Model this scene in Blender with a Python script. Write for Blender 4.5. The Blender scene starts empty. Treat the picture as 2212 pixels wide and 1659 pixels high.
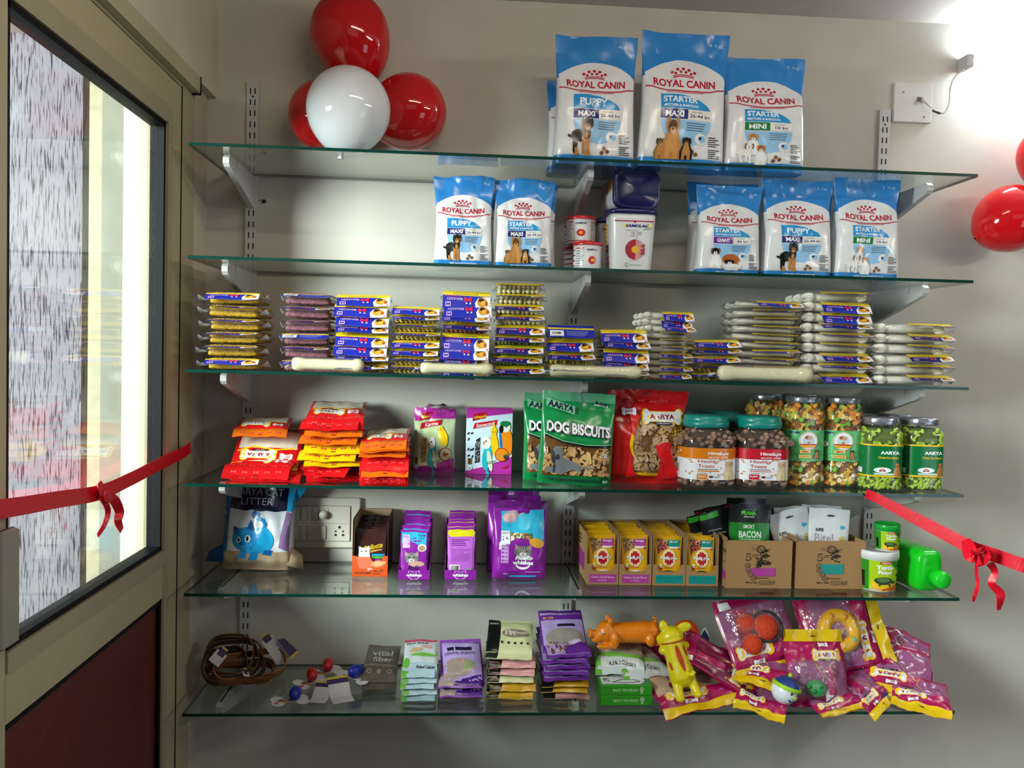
import bpy, math, random
from math import pi, sin, cos, sqrt
from mathutils import Vector, Matrix, noise
from mathutils.geometry import tessellate_polygon

SC = bpy.context.scene
COL = SC.collection
VL = bpy.context.view_layer

# ------------------------------------------------------------------ camera
CP = Vector((0.69365, -2.4477, 1.47589))
YAW, PITCH, ROLL, FPX = 0.06359, -0.03356, 0.02478, 1750.9
_f = Vector((sin(YAW) * cos(PITCH), cos(YAW) * cos(PITCH), sin(PITCH)))
_r = Vector((cos(YAW), -sin(YAW), 0)); _u = _r.cross(_f)
_r, _u = cos(ROLL) * _r + sin(ROLL) * _u, -sin(ROLL) * _r + cos(ROLL) * _u
cd = bpy.data.cameras.new('camera'); cam = bpy.data.objects.new('camera', cd); COL.objects.link(cam)
cd.sensor_width = 36.0; cd.lens = FPX / 2212 * 36.0; cd.clip_start = 0.02
cam.matrix_world = Matrix(((_r.x, _u.x, -_f.x, CP.x), (_r.y, _u.y, -_f.y, CP.y), (_r.z, _u.z, -_f.z, CP.z), (0, 0, 0, 1)))
SC.camera = cam


def _ray(px, py):
    return _f + _r * ((px - 1106) / FPX) - _u * ((py - 829.5) / FPX)


def at(px, py, Y):
    """World point seen at a photograph pixel, on the plane y = Y."""
    d = _ray(px, py); return CP + d * ((Y - CP.y) / d.y)


def atz(px, py, z):
    d = _ray(px, py); return CP + d * ((z - CP.z) / d.z)


# ------------------------------------------------------------------ world, lights, exposure
SC.view_settings.view_transform = 'Standard'; SC.view_settings.look = 'None'
SC.view_settings.exposure = 0.0; SC.view_settings.gamma = 1.0
try: SC.view_settings.use_curve_mapping = False
except Exception: pass
W = bpy.data.worlds.new('world'); SC.world = W; W.use_nodes = True
_bg = W.node_tree.nodes['Background']; _bg.inputs[0].default_value = (0.90, 0.93, 1.0, 1); _bg.inputs[1].default_value = 0.035
CY = SC.cycles
CY.use_denoising = True; CY.max_bounces = 7; CY.diffuse_bounces = 3; CY.glossy_bounces = 3; CY.transmission_bounces = 4
CY.transparent_max_bounces = 24; CY.sample_clamp_indirect = 4.0; CY.caustics_reflective = False; CY.caustics_refractive = False


def area_light(name, loc, target, sx, sy, power, col):
    l = bpy.data.lights.new(name, 'AREA'); l.shape = 'RECTANGLE'; l.size = sx; l.size_y = sy; l.energy = power; l.color = col
    o = bpy.data.objects.new(name, l); COL.objects.link(o); o.location = loc
    o.rotation_euler = (Vector(target) - Vector(loc)).to_track_quat('-Z', 'Y').to_euler(); return o


area_light('daylight_at_the_door', (-2.0, -2.5, 2.06), (0.9, 0.0, 1.15), 0.9, 1.5, 350, (0.90, 1.0, 1.0))
area_light('cool_low_fill', (3.0, -2.4, 0.9), (2.1, 0.0, 0.7), 0.9, 1.0, 6, (0.72, 0.86, 1.0))  # added fill that cools the lower right wall; the opening is made up
area_light('daylight_at_the_shop_front', (1.5, -5.2, 2.1), (1.1, 0.0, 1.2), 2.6, 1.5, 5, (0.93, 0.97, 1.0))
area_light('ceiling_tube_light', (1.05, -1.45, 2.50), (0.95, -0.5, 1.6), 0.9, 0.05, 6, (1.0, 0.86, 0.68))
area_light('jamb_fill_strip', (-0.19, 0.06, 1.55), (-0.27, 0.35, 1.5), 0.10, 1.7, 3.0, (1.0, 1.0, 0.97))  # added strip lamp hidden behind the jamb, whitens the outside pillar
area_light('side_fill_light', (3.5, -2.0, 2.3), (0.0, -0.6, 1.3), 1.2, 0.06, 15, (1.0, 0.97, 0.84))  # added out-of-view fill that brightens the door frame and left wall


# ------------------------------------------------------------------ materials
def lin(h):
    h = h.lstrip('#'); o = []
    for i in (0, 2, 4):
        c = int(h[i:i + 2], 16) / 255; o.append(c / 12.92 if c <= 0.04045 else ((c + 0.055) / 1.055) ** 2.4)
    return (*o, 1.0)


MATS = {}


def mat(hx, rough=0.5, metal=0.0, bump=0.0, scale=30.0, var=0.06, coat=0.0, trans=0.0, spec=0.5):
    k = (hx, rough, metal, bump, scale, var, coat, trans, spec)
    if k in MATS: return MATS[k]
    m = bpy.data.materials.new('surface_' + hx.strip('#') + '_%d' % len(MATS)); m.use_nodes = True; nt = m.node_tree; N = nt.nodes
    b = N['Principled BSDF']; c = lin(hx)
    b.inputs['Roughness'].default_value = rough; b.inputs['Metallic'].default_value = metal
    b.inputs['Specular IOR Level'].default_value = spec
    if coat: b.inputs['Coat Weight'].default_value = coat; b.inputs['Coat Roughness'].default_value = 0.12
    if trans: b.inputs['Transmission Weight'].default_value = trans
    tc = N.new('ShaderNodeTexCoord'); nz = N.new('ShaderNodeTexNoise'); nz.inputs['Scale'].default_value = scale; nz.inputs['Detail'].default_value = 3
    nt.links.new(tc.outputs['Object'], nz.inputs['Vector'])
    rp = N.new('ShaderNodeValToRGB'); rp.color_ramp.elements[0].position = 0.3; rp.color_ramp.elements[1].position = 0.7
    rp.color_ramp.elements[0].color = (*[max(0, x * (1 - var)) for x in c[:3]], 1); rp.color_ramp.elements[1].color = (*[min(1, x * (1 + var)) for x in c[:3]], 1)
    nt.links.new(nz.outputs['Fac'], rp.inputs['Fac']); nt.links.new(rp.outputs['Color'], b.inputs['Base Color'])
    if bump:
        bp = N.new('ShaderNodeBump'); bp.inputs['Strength'].default_value = bump; bp.inputs['Distance'].default_value = 0.004
        nt.links.new(nz.outputs['Fac'], bp.inputs['Height']); nt.links.new(bp.outputs['Normal'], b.inputs['Normal'])
    MATS[k] = m; return m


def film(hx, rough=0.22, bump=0.35, scale=26.0):          # printed plastic film
    return mat(hx, rough=rough + .04, bump=bump, scale=scale, var=0.05, coat=0.15)


def clear(key, tint=(1, 1, 1), rough=0.03, refl=1.0, haze=0.0, hazecol=(0.9, 0.9, 0.9), ior=1.45, bump=0.0, bscale=40.0):
    k = ('clear', key)
    if k in MATS: return MATS[k]
    m = bpy.data.materials.new('clear_' + key); m.use_nodes = True; nt = m.node_tree; N = nt.nodes; N.remove(N['Principled BSDF']); L = nt.links
    out = N['Material Output']; t = N.new('ShaderNodeBsdfTransparent'); t.inputs[0].default_value = (*tint, 1)
    g = N.new('ShaderNodeBsdfGlossy'); g.inputs['Roughness'].default_value = rough; g.inputs[0].default_value = (1, 1, 1, 1)
    fr = N.new('ShaderNodeFresnel'); gm = N.new('ShaderNodeNewGeometry'); mr = N.new('ShaderNodeMapRange'); L.new(gm.outputs['Backfacing'], mr.inputs['Value'])
    mr.inputs['To Min'].default_value = ior; mr.inputs['To Max'].default_value = 1 / ior; L.new(mr.outputs[0], fr.inputs['IOR'])   # same reflection from either face
    mu = N.new('ShaderNodeMath'); mu.operation = 'MULTIPLY'; mu.inputs[1].default_value = refl; mu.use_clamp = True; L.new(fr.outputs[0], mu.inputs[0])
    if bump:
        tc = N.new('ShaderNodeTexCoord'); nz = N.new('ShaderNodeTexNoise'); nz.inputs['Scale'].default_value = bscale; L.new(tc.outputs['Object'], nz.inputs['Vector'])
        bp = N.new('ShaderNodeBump'); bp.inputs['Strength'].default_value = bump; bp.inputs['Distance'].default_value = 0.01
        L.new(nz.outputs['Fac'], bp.inputs['Height']); L.new(bp.outputs[0], g.inputs['Normal'])
    base = t
    if haze:
        d = N.new('ShaderNodeBsdfDiffuse'); d.inputs[0].default_value = (*hazecol, 1)
        h = N.new('ShaderNodeMixShader'); h.inputs[0].default_value = haze; L.new(t.outputs[0], h.inputs[1]); L.new(d.outputs[0], h.inputs[2]); base = h
    mx = N.new('ShaderNodeMixShader'); L.new(mu.outputs[0], mx.inputs[0]); L.new(base.outputs[0], mx.inputs[1]); L.new(g.outputs[0], mx.inputs[2])
    L.new(mx.outputs[0], out.inputs['Surface']); MATS[k] = m; return m


# ------------------------------------------------------------------ mesh building
class MB:
    def __init__(s): s.v = []; s.f = []; s.m = []; s.mats = []; s.sm = []

    def mi(s, m):
        if m not in s.mats: s.mats.append(m)
        return s.mats.index(m)

    def add(s, vs, fs, m, M=None, smooth=True):
        o = len(s.v); i = s.mi(m)
        s.v += [tuple(M @ Vector(v)) if M else tuple(v) for v in vs]
        for f in fs: s.f.append(tuple(o + k for k in f)); s.m.append(i); s.sm.append(smooth)
        return s

    def box(s, x0, y0, z0, x1, y1, z1, m, M=None, b=0.0):
        if b <= 0:
            v = [(x0, y0, z0), (x1, y0, z0), (x1, y1, z0), (x0, y1, z0), (x0, y0, z1), (x1, y0, z1), (x1, y1, z1), (x0, y1, z1)]
            return s.add(v, [(3, 2, 1, 0), (4, 5, 6, 7), (0, 1, 5, 4), (1, 2, 6, 5), (2, 3, 7, 6), (3, 0, 4, 7)], m, M, False)
        rings = []
        for z, i in ((z0, b), (z0 + b, 0), (z1 - b, 0), (z1, b)):
            q = b * 0.6 if i == 0 else b * 0.9
            a0, a1, c0, c1 = x0 + i, x1 - i, y0 + i, y1 - i
            rings.append([(a0 + q, c0, z), (a1 - q, c0, z), (a1, c0 + q, z), (a1, c1 - q, z), (a1 - q, c1, z), (a0 + q, c1, z), (a0, c1 - q, z), (a0, c0 + q, z)])
        return s.loft(rings, m, M, cap=True, smooth=False)

    def loft(s, rings, m, M=None, cap=True, smooth=True, closed=True):
        n = len(rings[0]); v = [p for r in rings for p in r]; f = []
        for i in range(len(rings) - 1):
            for j in range(n if closed else n - 1):
                k = (j + 1) % n; f.append((i * n + j, i * n + k, (i + 1) * n + k, (i + 1) * n + j))
        if cap: f.append(tuple(range(n - 1, -1, -1))); f.append(tuple((len(rings) - 1) * n + j for j in range(n)))
        return s.add(v, f, m, M, smooth)

    def lathe(s, prof, m, n=24, M=None, cap=False, sx=1.0, sy=1.0, p=2.0):
        rings = []
        for r, z in prof:
            ring = []
            for j in range(n):
                a = 2 * pi * j / n; c, q = cos(a), sin(a)
                k = 1.0 / (abs(c) ** p + abs(q) ** p) ** (1 / p)
                ring.append((r * c * k * sx, r * q * k * sy, z))
            rings.append(ring)
        return s.loft(rings, m, M, cap)

    def ell(s, c, r, m, M=None, n=16, k=10):
        if not hasattr(r, '__len__'): r = (r, r, r)
        rings = []
        for i in range(k + 1):
            t = -pi / 2 + pi * i / k; q = max(cos(t), 0.02)
            rings.append([(c[0] + r[0] * q * cos(2 * pi * j / n), c[1] + r[1] * q * sin(2 * pi * j / n), c[2] + r[2] * sin(t)) for j in range(n)])
        return s.loft(rings, m, M, True)

    def tube(s, pts, r, m, M=None, n=8, cap=True, sy=1.0):
        pts = [Vector(p) for p in pts]; rings = []; ref = Vector((0, 0, 1))
        for i, p in enumerate(pts):
            t = (pts[min(i + 1, len(pts) - 1)] - pts[max(i - 1, 0)]).normalized()
            a = t.cross(ref)
            if a.length < 1e-3: a = t.cross(Vector((1, 0, 0)))
            a.normalize(); b = a.cross(t).normalized(); rr = r(i / (len(pts) - 1)) if callable(r) else r
            rings.append([tuple(p + a * (rr * cos(2 * pi * j / n)) + b * (rr * sy * sin(2 * pi * j / n))) for j in range(n)])
        return s.loft(rings, m, M, cap)

    def prism(s, pts, h, m, M=None, z0=0.0, smooth=False):     # outline in xy, extruded along z
        n = len(pts); v = [(x, y, z0) for x, y in pts] + [(x, y, z0 + h) for x, y in pts]
        f = [(i, (i + 1) % n, n + (i + 1) % n, n + i) for i in range(n)]
        s.add(v, f, m, M, smooth)
        T = tessellate_polygon([[Vector((x, y, 0)) for x, y in pts]])
        f = [tuple(n + i for i in t) for t in T] + [tuple(reversed(t)) for t in T]
        return s.add(v, f, m, M, False)

    def grid(s, fn, nu, nv, m, M=None, us=None, vs=None, wrap=False):
        us = us or [i / nu for i in range(nu + 1)]; vs = vs or [j / nv for j in range(nv + 1)]
        return s.loft([[fn(u, v) for u in us] for v in vs], m, M, cap=False, closed=wrap)

    def mesh(s, name):
        me = bpy.data.meshes.new(name); me.from_pydata(s.v, [], s.f)
        for m in s.mats: me.materials.append(m)
        me.polygons.foreach_set('material_index', s.m); me.polygons.foreach_set('use_smooth', s.sm); me.update(); return me


LABELS = {}


def tag(o, label=None, cat=None, group=None, kind=None):
    if label:
        if label in LABELS and not group: print('DUP LABEL', label)
        LABELS[label] = 1; o['label'] = label
    if cat: o['category'] = cat
    if group: o['group'] = group
    if kind: o['kind'] = kind
    return o


def ob(name, data, parent=None, loc=(0, 0, 0), rot=(0, 0, 0), **kw):
    if isinstance(data, MB): data = data.mesh(name)
    o = bpy.data.objects.new(name, data); COL.objects.link(o); o.location = loc; o.rotation_euler = rot
    if parent: o.parent = parent
    return tag(o, **kw)


def empty(name, loc, rot=(0, 0, 0), **kw):
    o = bpy.data.objects.new(name, None); COL.objects.link(o); o.location = loc; o.rotation_euler = rot; o.empty_display_size = 0.03
    return tag(o, **kw)


def copy_tree(o, parent=None):
    c = o.copy(); COL.objects.link(c)
    if parent: c.parent = parent
    for ch in list(o.children): copy_tree(ch, c)
    return c


# ------------------------------------------------------------------ flat artwork laid on surfaces
GL = {}


def glyphs(t, bold=0.0, shear=0.0):
    k = (t, bold, shear)
    if k in GL: return GL[k]
    c = bpy.data.curves.new('text', 'FONT'); c.body = t; c.size = 1; c.resolution_u = 3; c.offset = bold; c.shear = shear; c.fill_mode = 'FRONT'
    o = bpy.data.objects.new('text', c); COL.objects.link(o); VL.update()
    me = bpy.data.meshes.new_from_object(o.evaluated_get(bpy.context.evaluated_depsgraph_get()))
    V = [(v.co.x, v.co.y) for v in me.vertices]; T = []
    me.calc_loop_triangles()
    for p in me.loop_triangles: T.append(tuple(p.vertices))
    bpy.data.objects.remove(o); bpy.data.curves.remove(c); bpy.data.meshes.remove(me)
    if V:
        x0 = min(v[0] for v in V); x1 = max(v[0] for v in V); y0 = min(v[1] for v in V); y1 = max(v[1] for v in V)
        V = [((x - x0) / (x1 - x0 + 1e-9) - .5, (y - y0) / (y1 - y0 + 1e-9) - .5) for x, y in V]
    GL[k] = (V, T); return GL[k]


def arc(cx, cy, rx, ry, a0=0, a1=360, n=24):
    return [(cx + rx * cos(math.radians(a0 + (a1 - a0) * i / n)), cy + ry * sin(math.radians(a0 + (a1 - a0) * i / n))) for i in range(n + (0 if abs(a1 - a0) == 360 else 1))]


class Art:
    """Print on a package face; u runs right, v runs up, both 0..1."""
    def __init__(s): s.it = []; s.base = None

    def tri(s, V, T, m): s.it.append((V, T, m)); return s

    def poly(s, pts, m):
        T = tessellate_polygon([[Vector((x, y, 0)) for x, y in pts]]); return s.tri(list(pts), [tuple(t) for t in T], m)

    def rect(s, x0, y0, x1, y1, m): return s.poly([(x0, y0), (x1, y0), (x1, y1), (x0, y1)], m)

    def el(s, cx, cy, rx, ry, m, n=20, a0=0, a1=360): return s.poly(arc(cx, cy, rx, ry, a0, a1, n), m)

    def rot_el(s, cx, cy, rx, ry, deg, m, asp=1.0, n=18):
        a = math.radians(deg); return s.poly([(cx + x * cos(a) - y * sin(a) / 1, cy + (x * sin(a) + y * cos(a)) * asp) for x, y in arc(0, 0, rx, ry, n=n)], m)

    def line(s, pts, w, m, h=None):
        h = h or w; L = []; R = []
        for i, p in enumerate(pts):
            a = pts[max(i - 1, 0)]; b = pts[min(i + 1, len(pts) - 1)]; dx, dy = b[0] - a[0], b[1] - a[1]; q = sqrt(dx * dx + dy * dy) or 1
            L.append((p[0] - dy / q * w / 2, p[1] + dx / q * h / 2)); R.append((p[0] + dy / q * w / 2, p[1] - dx / q * h / 2))
        n = len(pts); return s.tri(L + R, [t for i in range(n - 1) for t in ((i, i + n, i + n + 1), (i, i + n + 1, i + 1))], m)

    def text(s, t, cx, cy, w, h, m, bold=0.02, shear=0.0, rot=0.0, warp=None, asp=1.0):
        V, T = glyphs(t, bold, shear); a = math.radians(rot); P = []
        for x, y in V:
            x *= w; y *= h
            if warp: y += warp(x / w * 2) if callable(warp) else warp * ((x / w * 2) ** 2)
            P.append((cx + x * cos(a) - y * sin(a) / asp, cy + x * sin(a) * asp + y * cos(a)))
        return s.tri(P, T, m)

    def lines(s, x0, y0, x1, y1, n, m, seed=1, fill=0.45):     # blocks of print too small to read
        R = random.Random(seed); dv = (y1 - y0) / n
        for i in range(n):
            y = y0 + dv * i; s.rect(x0, y, x0 + (x1 - x0) * R.uniform(.6, 1), y + dv * fill, m)
        return s

    def scaled(s, x0, y0, x1, y1, flip=False, fl_u=False):
        a = Art()
        for V, T, m in s.it:
            a.it.append(([((x0 + (x1 - x0) * (1 - u if fl_u else u)), (y0 + (y1 - y0) * (1 - v if flip else v))) for u, v in V], T, m))
        return a

    def put(s, mb, fn, L=0.12, su=1.0, sv=1.0, eps=0.00005, e0=0.0004, clip=True):
        e = e0
        for V, T, m in s.it:
            V = list(V); T = list(T)
            for _ in range(7):
                mid = {}

                def md(a, b):
                    k = (min(a, b), max(a, b))
                    if k in mid: return mid[k]
                    A, B = V[a], V[b]
                    if ((A[0] - B[0]) * su) ** 2 + ((A[1] - B[1]) * sv) ** 2 > L * L:
                        V.append(((A[0] + B[0]) / 2, (A[1] + B[1]) / 2)); mid[k] = len(V) - 1
                    else: mid[k] = None
                    return mid[k]
                N = []; ch = False
                for a, b, c in T:
                    x, y, z = md(a, b), md(b, c), md(c, a); q = [a] + ([x] if x is not None else []) + [b] + ([y] if y is not None else []) + [c] + ([z] if z is not None else [])
                    if len(q) == 3: N.append((a, b, c)); continue
                    ch = True
                    if len(q) == 6: N += [(a, x, z), (x, b, y), (z, y, c), (x, y, z)]
                    else:
                        s0 = next(i for i in range(len(q)) if q[i] in (x, y, z) and q[i] is not None)
                        q = q[s0:] + q[:s0]; N += [(q[0], q[i], q[i + 1]) for i in range(1, len(q) - 1)]
                T = N
                if not ch: break
            if clip: V = [(min(1, max(0, u)), min(1, max(0, v))) for u, v in V]
            mb.add([fn(u, v, e) for u, v in V], T, m, smooth=True); e += eps
        return mb


def bone(cx, cy, w, h, n=6, fat=0.0):                          # outline of a dog bone; fat thickens its middle
    r = h / 2 * .62; p = []; s0 = -185 + 32 * fat
    for sx, sy, a0, a1 in ((1, -1, s0, 35), (1, 1, -35, -s0), (-1, 1, 180 + s0, 215), (-1, -1, 145, 180 - s0)):
        for i in range(n + 1):
            a = math.radians(a0 + (a1 - a0) * i / n); p.append((cx + sx * (w / 2 - r) + r * cos(a), cy + sy * (h / 2 - r) + r * sin(a)))
    return p


def nz(x, y, z): return noise.noise(Vector((x, y, z)))


def sst(a, b, x):
    t = min(1, max(0, (x - a) / (b - a))); return t * t * (3 - 2 * t)
# ================================================================== the setting
def wallmat(name, hx, rough=0.85, bump=0.12, scale=9):
    return mat(hx, rough=rough, bump=bump, scale=scale, var=0.035, spec=0.3)


WALLC = wallmat('wall', '#cac5bb'); LEFTC = wallmat('left', '#cbc0b0'); CEILC = wallmat('ceil', '#d6cdc8')
XL = -0.058                                                  # face of the left wall and of the door in it


def st(name, mb, **k): return ob(name, mb, kind='structure', **k)


st('wall_back', MB().box(-0.3, 0, 0, 4.2, 0.15, 2.545, WALLC))
st('ceiling', MB().box(-0.3, -4.6, 2.535, 4.2, 0.15, 2.65, CEILC))
st('floor', MB().box(-0.3, -4.6, -0.1, 4.2, 0.15, 0, mat('#5f5a54', rough=0.35, scale=6)))
lw = MB(); lw.box(-0.2, -0.135, 0, XL - 0.004, 0, 2.22, LEFTC); lw.box(-0.2, -4.6, 2.21, -0.037, 0, 2.535, LEFTC)
lw.box(-0.2, -4.6, 0, XL, -2.45, 2.22, LEFTC)
st('wall_left', lw)

ALU = mat('#b3a98a', rough=0.38, bump=0.03, scale=60, var=0.03); ALUD = mat('#a39a80', rough=0.4, var=0.03)
RUB = mat('#06080c', rough=0.6, spec=.2); LAM = mat('#5d211b', rough=0.5, bump=0.08, scale=50, var=0.12)
fr = MB(); X0, X1 = XL - 0.045, XL + 0.004
fr.box(X0, -0.238, 0, X1, -0.135, 2.2, ALU)                                     # jamb beside the plaster
fr.box(X0, -2.45, 2.164, X1, -0.238, 2.21, ALU)                                # head
fr.box(X1, -2.45, 2.172, X1 + 0.022, -0.16, 2.215, mat('#b5ac90', rough=0.4))   # projecting head cover
fr.box(X1, -0.163, 2.168, X1 + 0.024, -0.158, 2.217, RUB)
fr.box(X1 - 0.003, -0.239, 0, X1 + 0.0006, -0.2365, 2.165, RUB)
st('trim_1', fr)
d = empty('door_1', (0, 0, 0), kind='structure')
YA, YB = -0.243, -1.165                                       # door leaf, hinge side to lock side
s = MB(); s.box(X0, -0.345, 0.01, X1, YA, 2.160, ALU, b=0.002); s.box(X1 - 0.001, -0.345, 0.04, X1 + 0.004, -0.316, 2.085, ALUD)
ob('hinge_stile', s, d)
s = MB(); s.box(X0, YB, 0.01, X1, YB + 0.105, 2.160, ALU, b=0.002); ob('lock_stile', s, d)
s = MB(); s.box(X0, YB + .105, 2.04, X1, -0.345, 2.160, ALU); s.box(X1 - 0.001, -1.06, 2.04, X1 + 0.004, -0.345, 2.085, ALUD); ob('top_rail', s, d)
s = MB(); s.box(X0, YB + .105, 0.838, X1, -0.345, 0.961, ALU); s.box(X1 - 0.001, -1.06, 0.925, X1 + 0.004, -0.345, 0.961, ALUD); ob('mid_rail', s, d)
s = MB(); s.box(X0, YB + .105, 0.01, X1, -0.345, 0.12, ALU); ob('bottom_rail', s, d)
s = MB(); g = 0.012
for (a, b_, c, e) in ((-1.06, -0.345, 2.04 - g, 2.04), (-1.06, -0.345, 0.961, 0.961 + g), (-0.345 - g, -0.345, 0.961, 2.04), (-1.06, -1.06 + g, 0.961, 2.04)):
    s.box(X0 + 0.012, a, c, X1 - 0.003, b_, e, RUB)
s.box(X0 + 0.012, -1.06, 0.838 - g, X1 - 0.002, -0.345, 0.838, RUB); s.box(X0 + 0.012, -0.345 - g, 0.12, X1 - 0.002, -0.345, 0.838, RUB)
ob('rubber_gasket', s, d)
PANE = clear('door_pane', (0.95, 0.97, 0.95), rough=0.0, refl=1.3)
ob('glass_pane', MB().box(-0.072, -1.06, 0.962, -0.066, -0.346, 2.04, PANE), d)
ob('lower_panel', MB().box(-0.078, -1.06, 0.12, -0.066, -0.346, 0.84, LAM), d)
hd = MB(); HM = mat('#8f8c7d', rough=0.35)
hd.box(X1, -1.10, 0.975, X1 + 0.016, -1.047, 1.172, HM, b=0.005); ob('door_handle', hd, d)
w2 = MB(); w2.box(X0, -1.28, 0.0, X1, -1.17, 2.16, ALU); w2.box(X0, -2.45, 0.0, X1, -2.34, 2.16, ALU); w2.box(X0, -2.34, 2.04, X1, -1.28, 2.16, ALU)
w2.box(X0, -2.34, 0.0, X1, -1.28, 0.12, ALU); w2.box(X0, -2.34, 0.84, X1, -1.28, 0.96, ALU); w2.box(-0.08, -2.34, 0.12, -0.07, -1.28, 0.84, LAM)
w2o = st('window_1', w2); ob('glass_pane', MB().box(-0.082, -2.34, 0.96, -0.076, -1.28, 2.04, PANE), w2o)


# ---- outside the door
def plaster():
    m = bpy.data.materials.new('grooved_plaster'); m.use_nodes = True; nt = m.node_tree; N = nt.nodes; L = nt.links; b = N['Principled BSDF']
    tc = N.new('ShaderNodeTexCoord'); mp = N.new('ShaderNodeMapping'); mp.inputs['Scale'].default_value = (85, 85, 5.5); L.new(tc.outputs['Object'], mp.inputs[0])
    n = N.new('ShaderNodeTexNoise'); n.inputs['Scale'].default_value = 2.2; n.inputs['Detail'].default_value = 5; n.inputs['Roughness'].default_value = .62; L.new(mp.outputs[0], n.inputs['Vector'])
    r = N.new('ShaderNodeValToRGB'); r.color_ramp.elements[0].position = 0.37; r.color_ramp.elements[0].color = lin('#302d3a'); r.color_ramp.elements[1].position = 0.43; r.color_ramp.elements[1].color = lin('#8b8692')
    L.new(n.outputs[0], r.inputs[0]); L.new(r.outputs[0], b.inputs['Base Color']); b.inputs['Roughness'].default_value = .9
    r2 = N.new('ShaderNodeValToRGB'); r2.color_ramp.elements[0].position = 0.36; r2.color_ramp.elements[1].position = 0.46; L.new(n.outputs[0], r2.inputs[0])
    bp = N.new('ShaderNodeBump'); bp.inputs['Strength'].default_value = .8; bp.inputs['Distance'].default_value = .006; L.new(r2.outputs[0], bp.inputs['Height']); L.new(bp.outputs[0], b.inputs['Normal'])
    return m


YO = 0.45; e0 = at(176, 700, YO); et = at(60, 72, YO).z
ow = MB(); ow.box(-2.6, YO, -0.1, e0.x, YO + 0.3, et, plaster()); st('wall_outside', ow)
so = MB(); so.box(-2.6, 0.16, et, -0.2, YO + 0.6, et + 0.12, mat('#c9bfae', rough=.8)); so.box(-2.6, 0.0, et + 0.10, -0.2, 0.16, et + 0.3, mat('#c9bfae', rough=.8)); st('trim_2', so)
gA, gB = at(190, 700, YO - 0.1).x, at(219, 700, YO - 0.1).x
pw = MB(); CREAM = mat('#8f8f80', rough=.7, bump=.15, scale=14); pw.box(gA, YO - 0.1, -0.1, gB, YO + 0.25, 2.6, mat('#b8af93', rough=.7, bump=.2, scale=25, var=.12))
pw.box(gB, YO - 0.105, -0.1, -0.1, YO + 0.25, 2.6, CREAM); st('wall_outside_pillar', pw)
st('trim_3', MB().box(e0.x - 0.02, YO + 0.12, -0.1, gA + 0.02, YO + 0.2, 2.6, mat('#2a1414', rough=.5)))
st('ground_outside', MB().box(-3.2, -4.0, -0.2, -0.2, 1.0, -0.1, mat('#8d8982', rough=.9)))

# ================================================================== the shelving
SZ = [1.990, 1.7075, 1.42, 1.1295, 0.847, 0.535]; ST = [z + 0.0046 for z in SZ]     # shelf mid height, shelf top
SX0, SX1, SY0, SY1 = 0.0, 2.06, -0.348, -0.012
GLASS = clear('shelf_glass', (0.91, 0.965, 0.94), rough=0.0, refl=1.0, ior=1.5); GEDGE = mat('#06352d', rough=0.12, var=0.1, spec=0.6)
ORD = ['topmost', 'second', 'third', 'fourth', 'fifth', 'lowest']
HOLD = ['holding the three big dog food bags', 'holding small dog food bags and tubs', 'holding stacks of dog chews', 'holding biscuit jars and red packets',
        'holding pouch boxes and cat litter', 'holding toys and leather straps']
for i, z in enumerate(SZ):
    m = MB(); a, b_ = z - 0.004, z + 0.004
    m.add([(SX0, SY0, b_), (SX1, SY0, b_), (SX1, SY1, b_), (SX0, SY1, b_)], [(0, 1, 2, 3)], GLASS, smooth=False)
    m.add([(SX0, SY0, a), (SX1, SY0, a), (SX1, SY1, a), (SX0, SY1, a)], [(3, 2, 1, 0)], GLASS, smooth=False)
    m.add([(SX0, SY0, a), (SX1, SY0, a), (SX1, SY1, a), (SX0, SY1, a), (SX0, SY0, b_), (SX1, SY0, b_), (SX1, SY1, b_), (SX0, SY1, b_)],
          [(0, 1, 5, 4), (1, 2, 6, 5), (2, 3, 7, 6), (3, 0, 4, 7)], GEDGE, smooth=False)
    ob('glass_shelf', m, label='%s long glass shelf with green edge, %s' % (ORD[i], HOLD[i]), cat='shelf', group='glass wall shelves')
UX = [0.07023, 1.03058, 1.97527]; WM = mat('#c6c4c4', rough=.4, var=.02); DK = mat('#15131a', rough=.9)
UN = ['beside the door', 'in the middle of the wall', 'below the wired cover plate']
for k, x in enumerate(UX):
    m = MB(); m.box(-0.017, -0.012, 0.44, 0.017, -0.0005, 2.262, WM); zz = 2.232; n = 0
    while zz > 0.47:
        for sx in (-0.0065, 0.0065): m.box(sx - 0.0017, -0.0126, zz - 0.0085, sx + 0.0017, -0.0119, zz + 0.0085, DK)
        zz -= 0.0322
    m.ell((0, -0.012, 2.216), (0.003, 0.001, 0.003), DK)
    ob('shelf_upright', m, loc=(x, 0, 0), label='white slotted metal shelf upright ' + UN[k], cat='shelf upright', group='slotted uprights on the wall')


def bracket():
    P = [(-0.012, 0.0), (-0.262, 0.0), (-0.272, -0.008), (-0.272, -0.022), (-0.262, -0.030), (-0.02, -0.092), (-0.012, -0.092)]
    m = MB(); M = Matrix(((0, 0, 1, -0.008), (1, 0, 0, 0), (0, 1, 0, 0), (0, 0, 0, 1))); m.prism(P, 0.016, WM, M)
    m.box(-0.0025, -0.258, -0.0002, 0.0025, -0.02, 0.0003, DK); m.box(-0.0083, -0.2, -0.02, 0.0083, -0.1985, -0.0008, DK)
    m.box(-0.0125, -0.0135, -0.094, 0.0125, -0.0118, 0.0, WM); return m.mesh('shelf_bracket')


BR = bracket(); BN = ['near the door', 'at the middle upright', 'at the far upright']
for i, z in enumerate(SZ):
    for k, x in enumerate(UX):
        ob('shelf_bracket', BR, loc=(x, 0, z - 0.0046), label='white metal bracket under the %s glass shelf, %s' % (ORD[i], BN[k]), cat='shelf bracket', group='brackets under the glass shelves')

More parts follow.
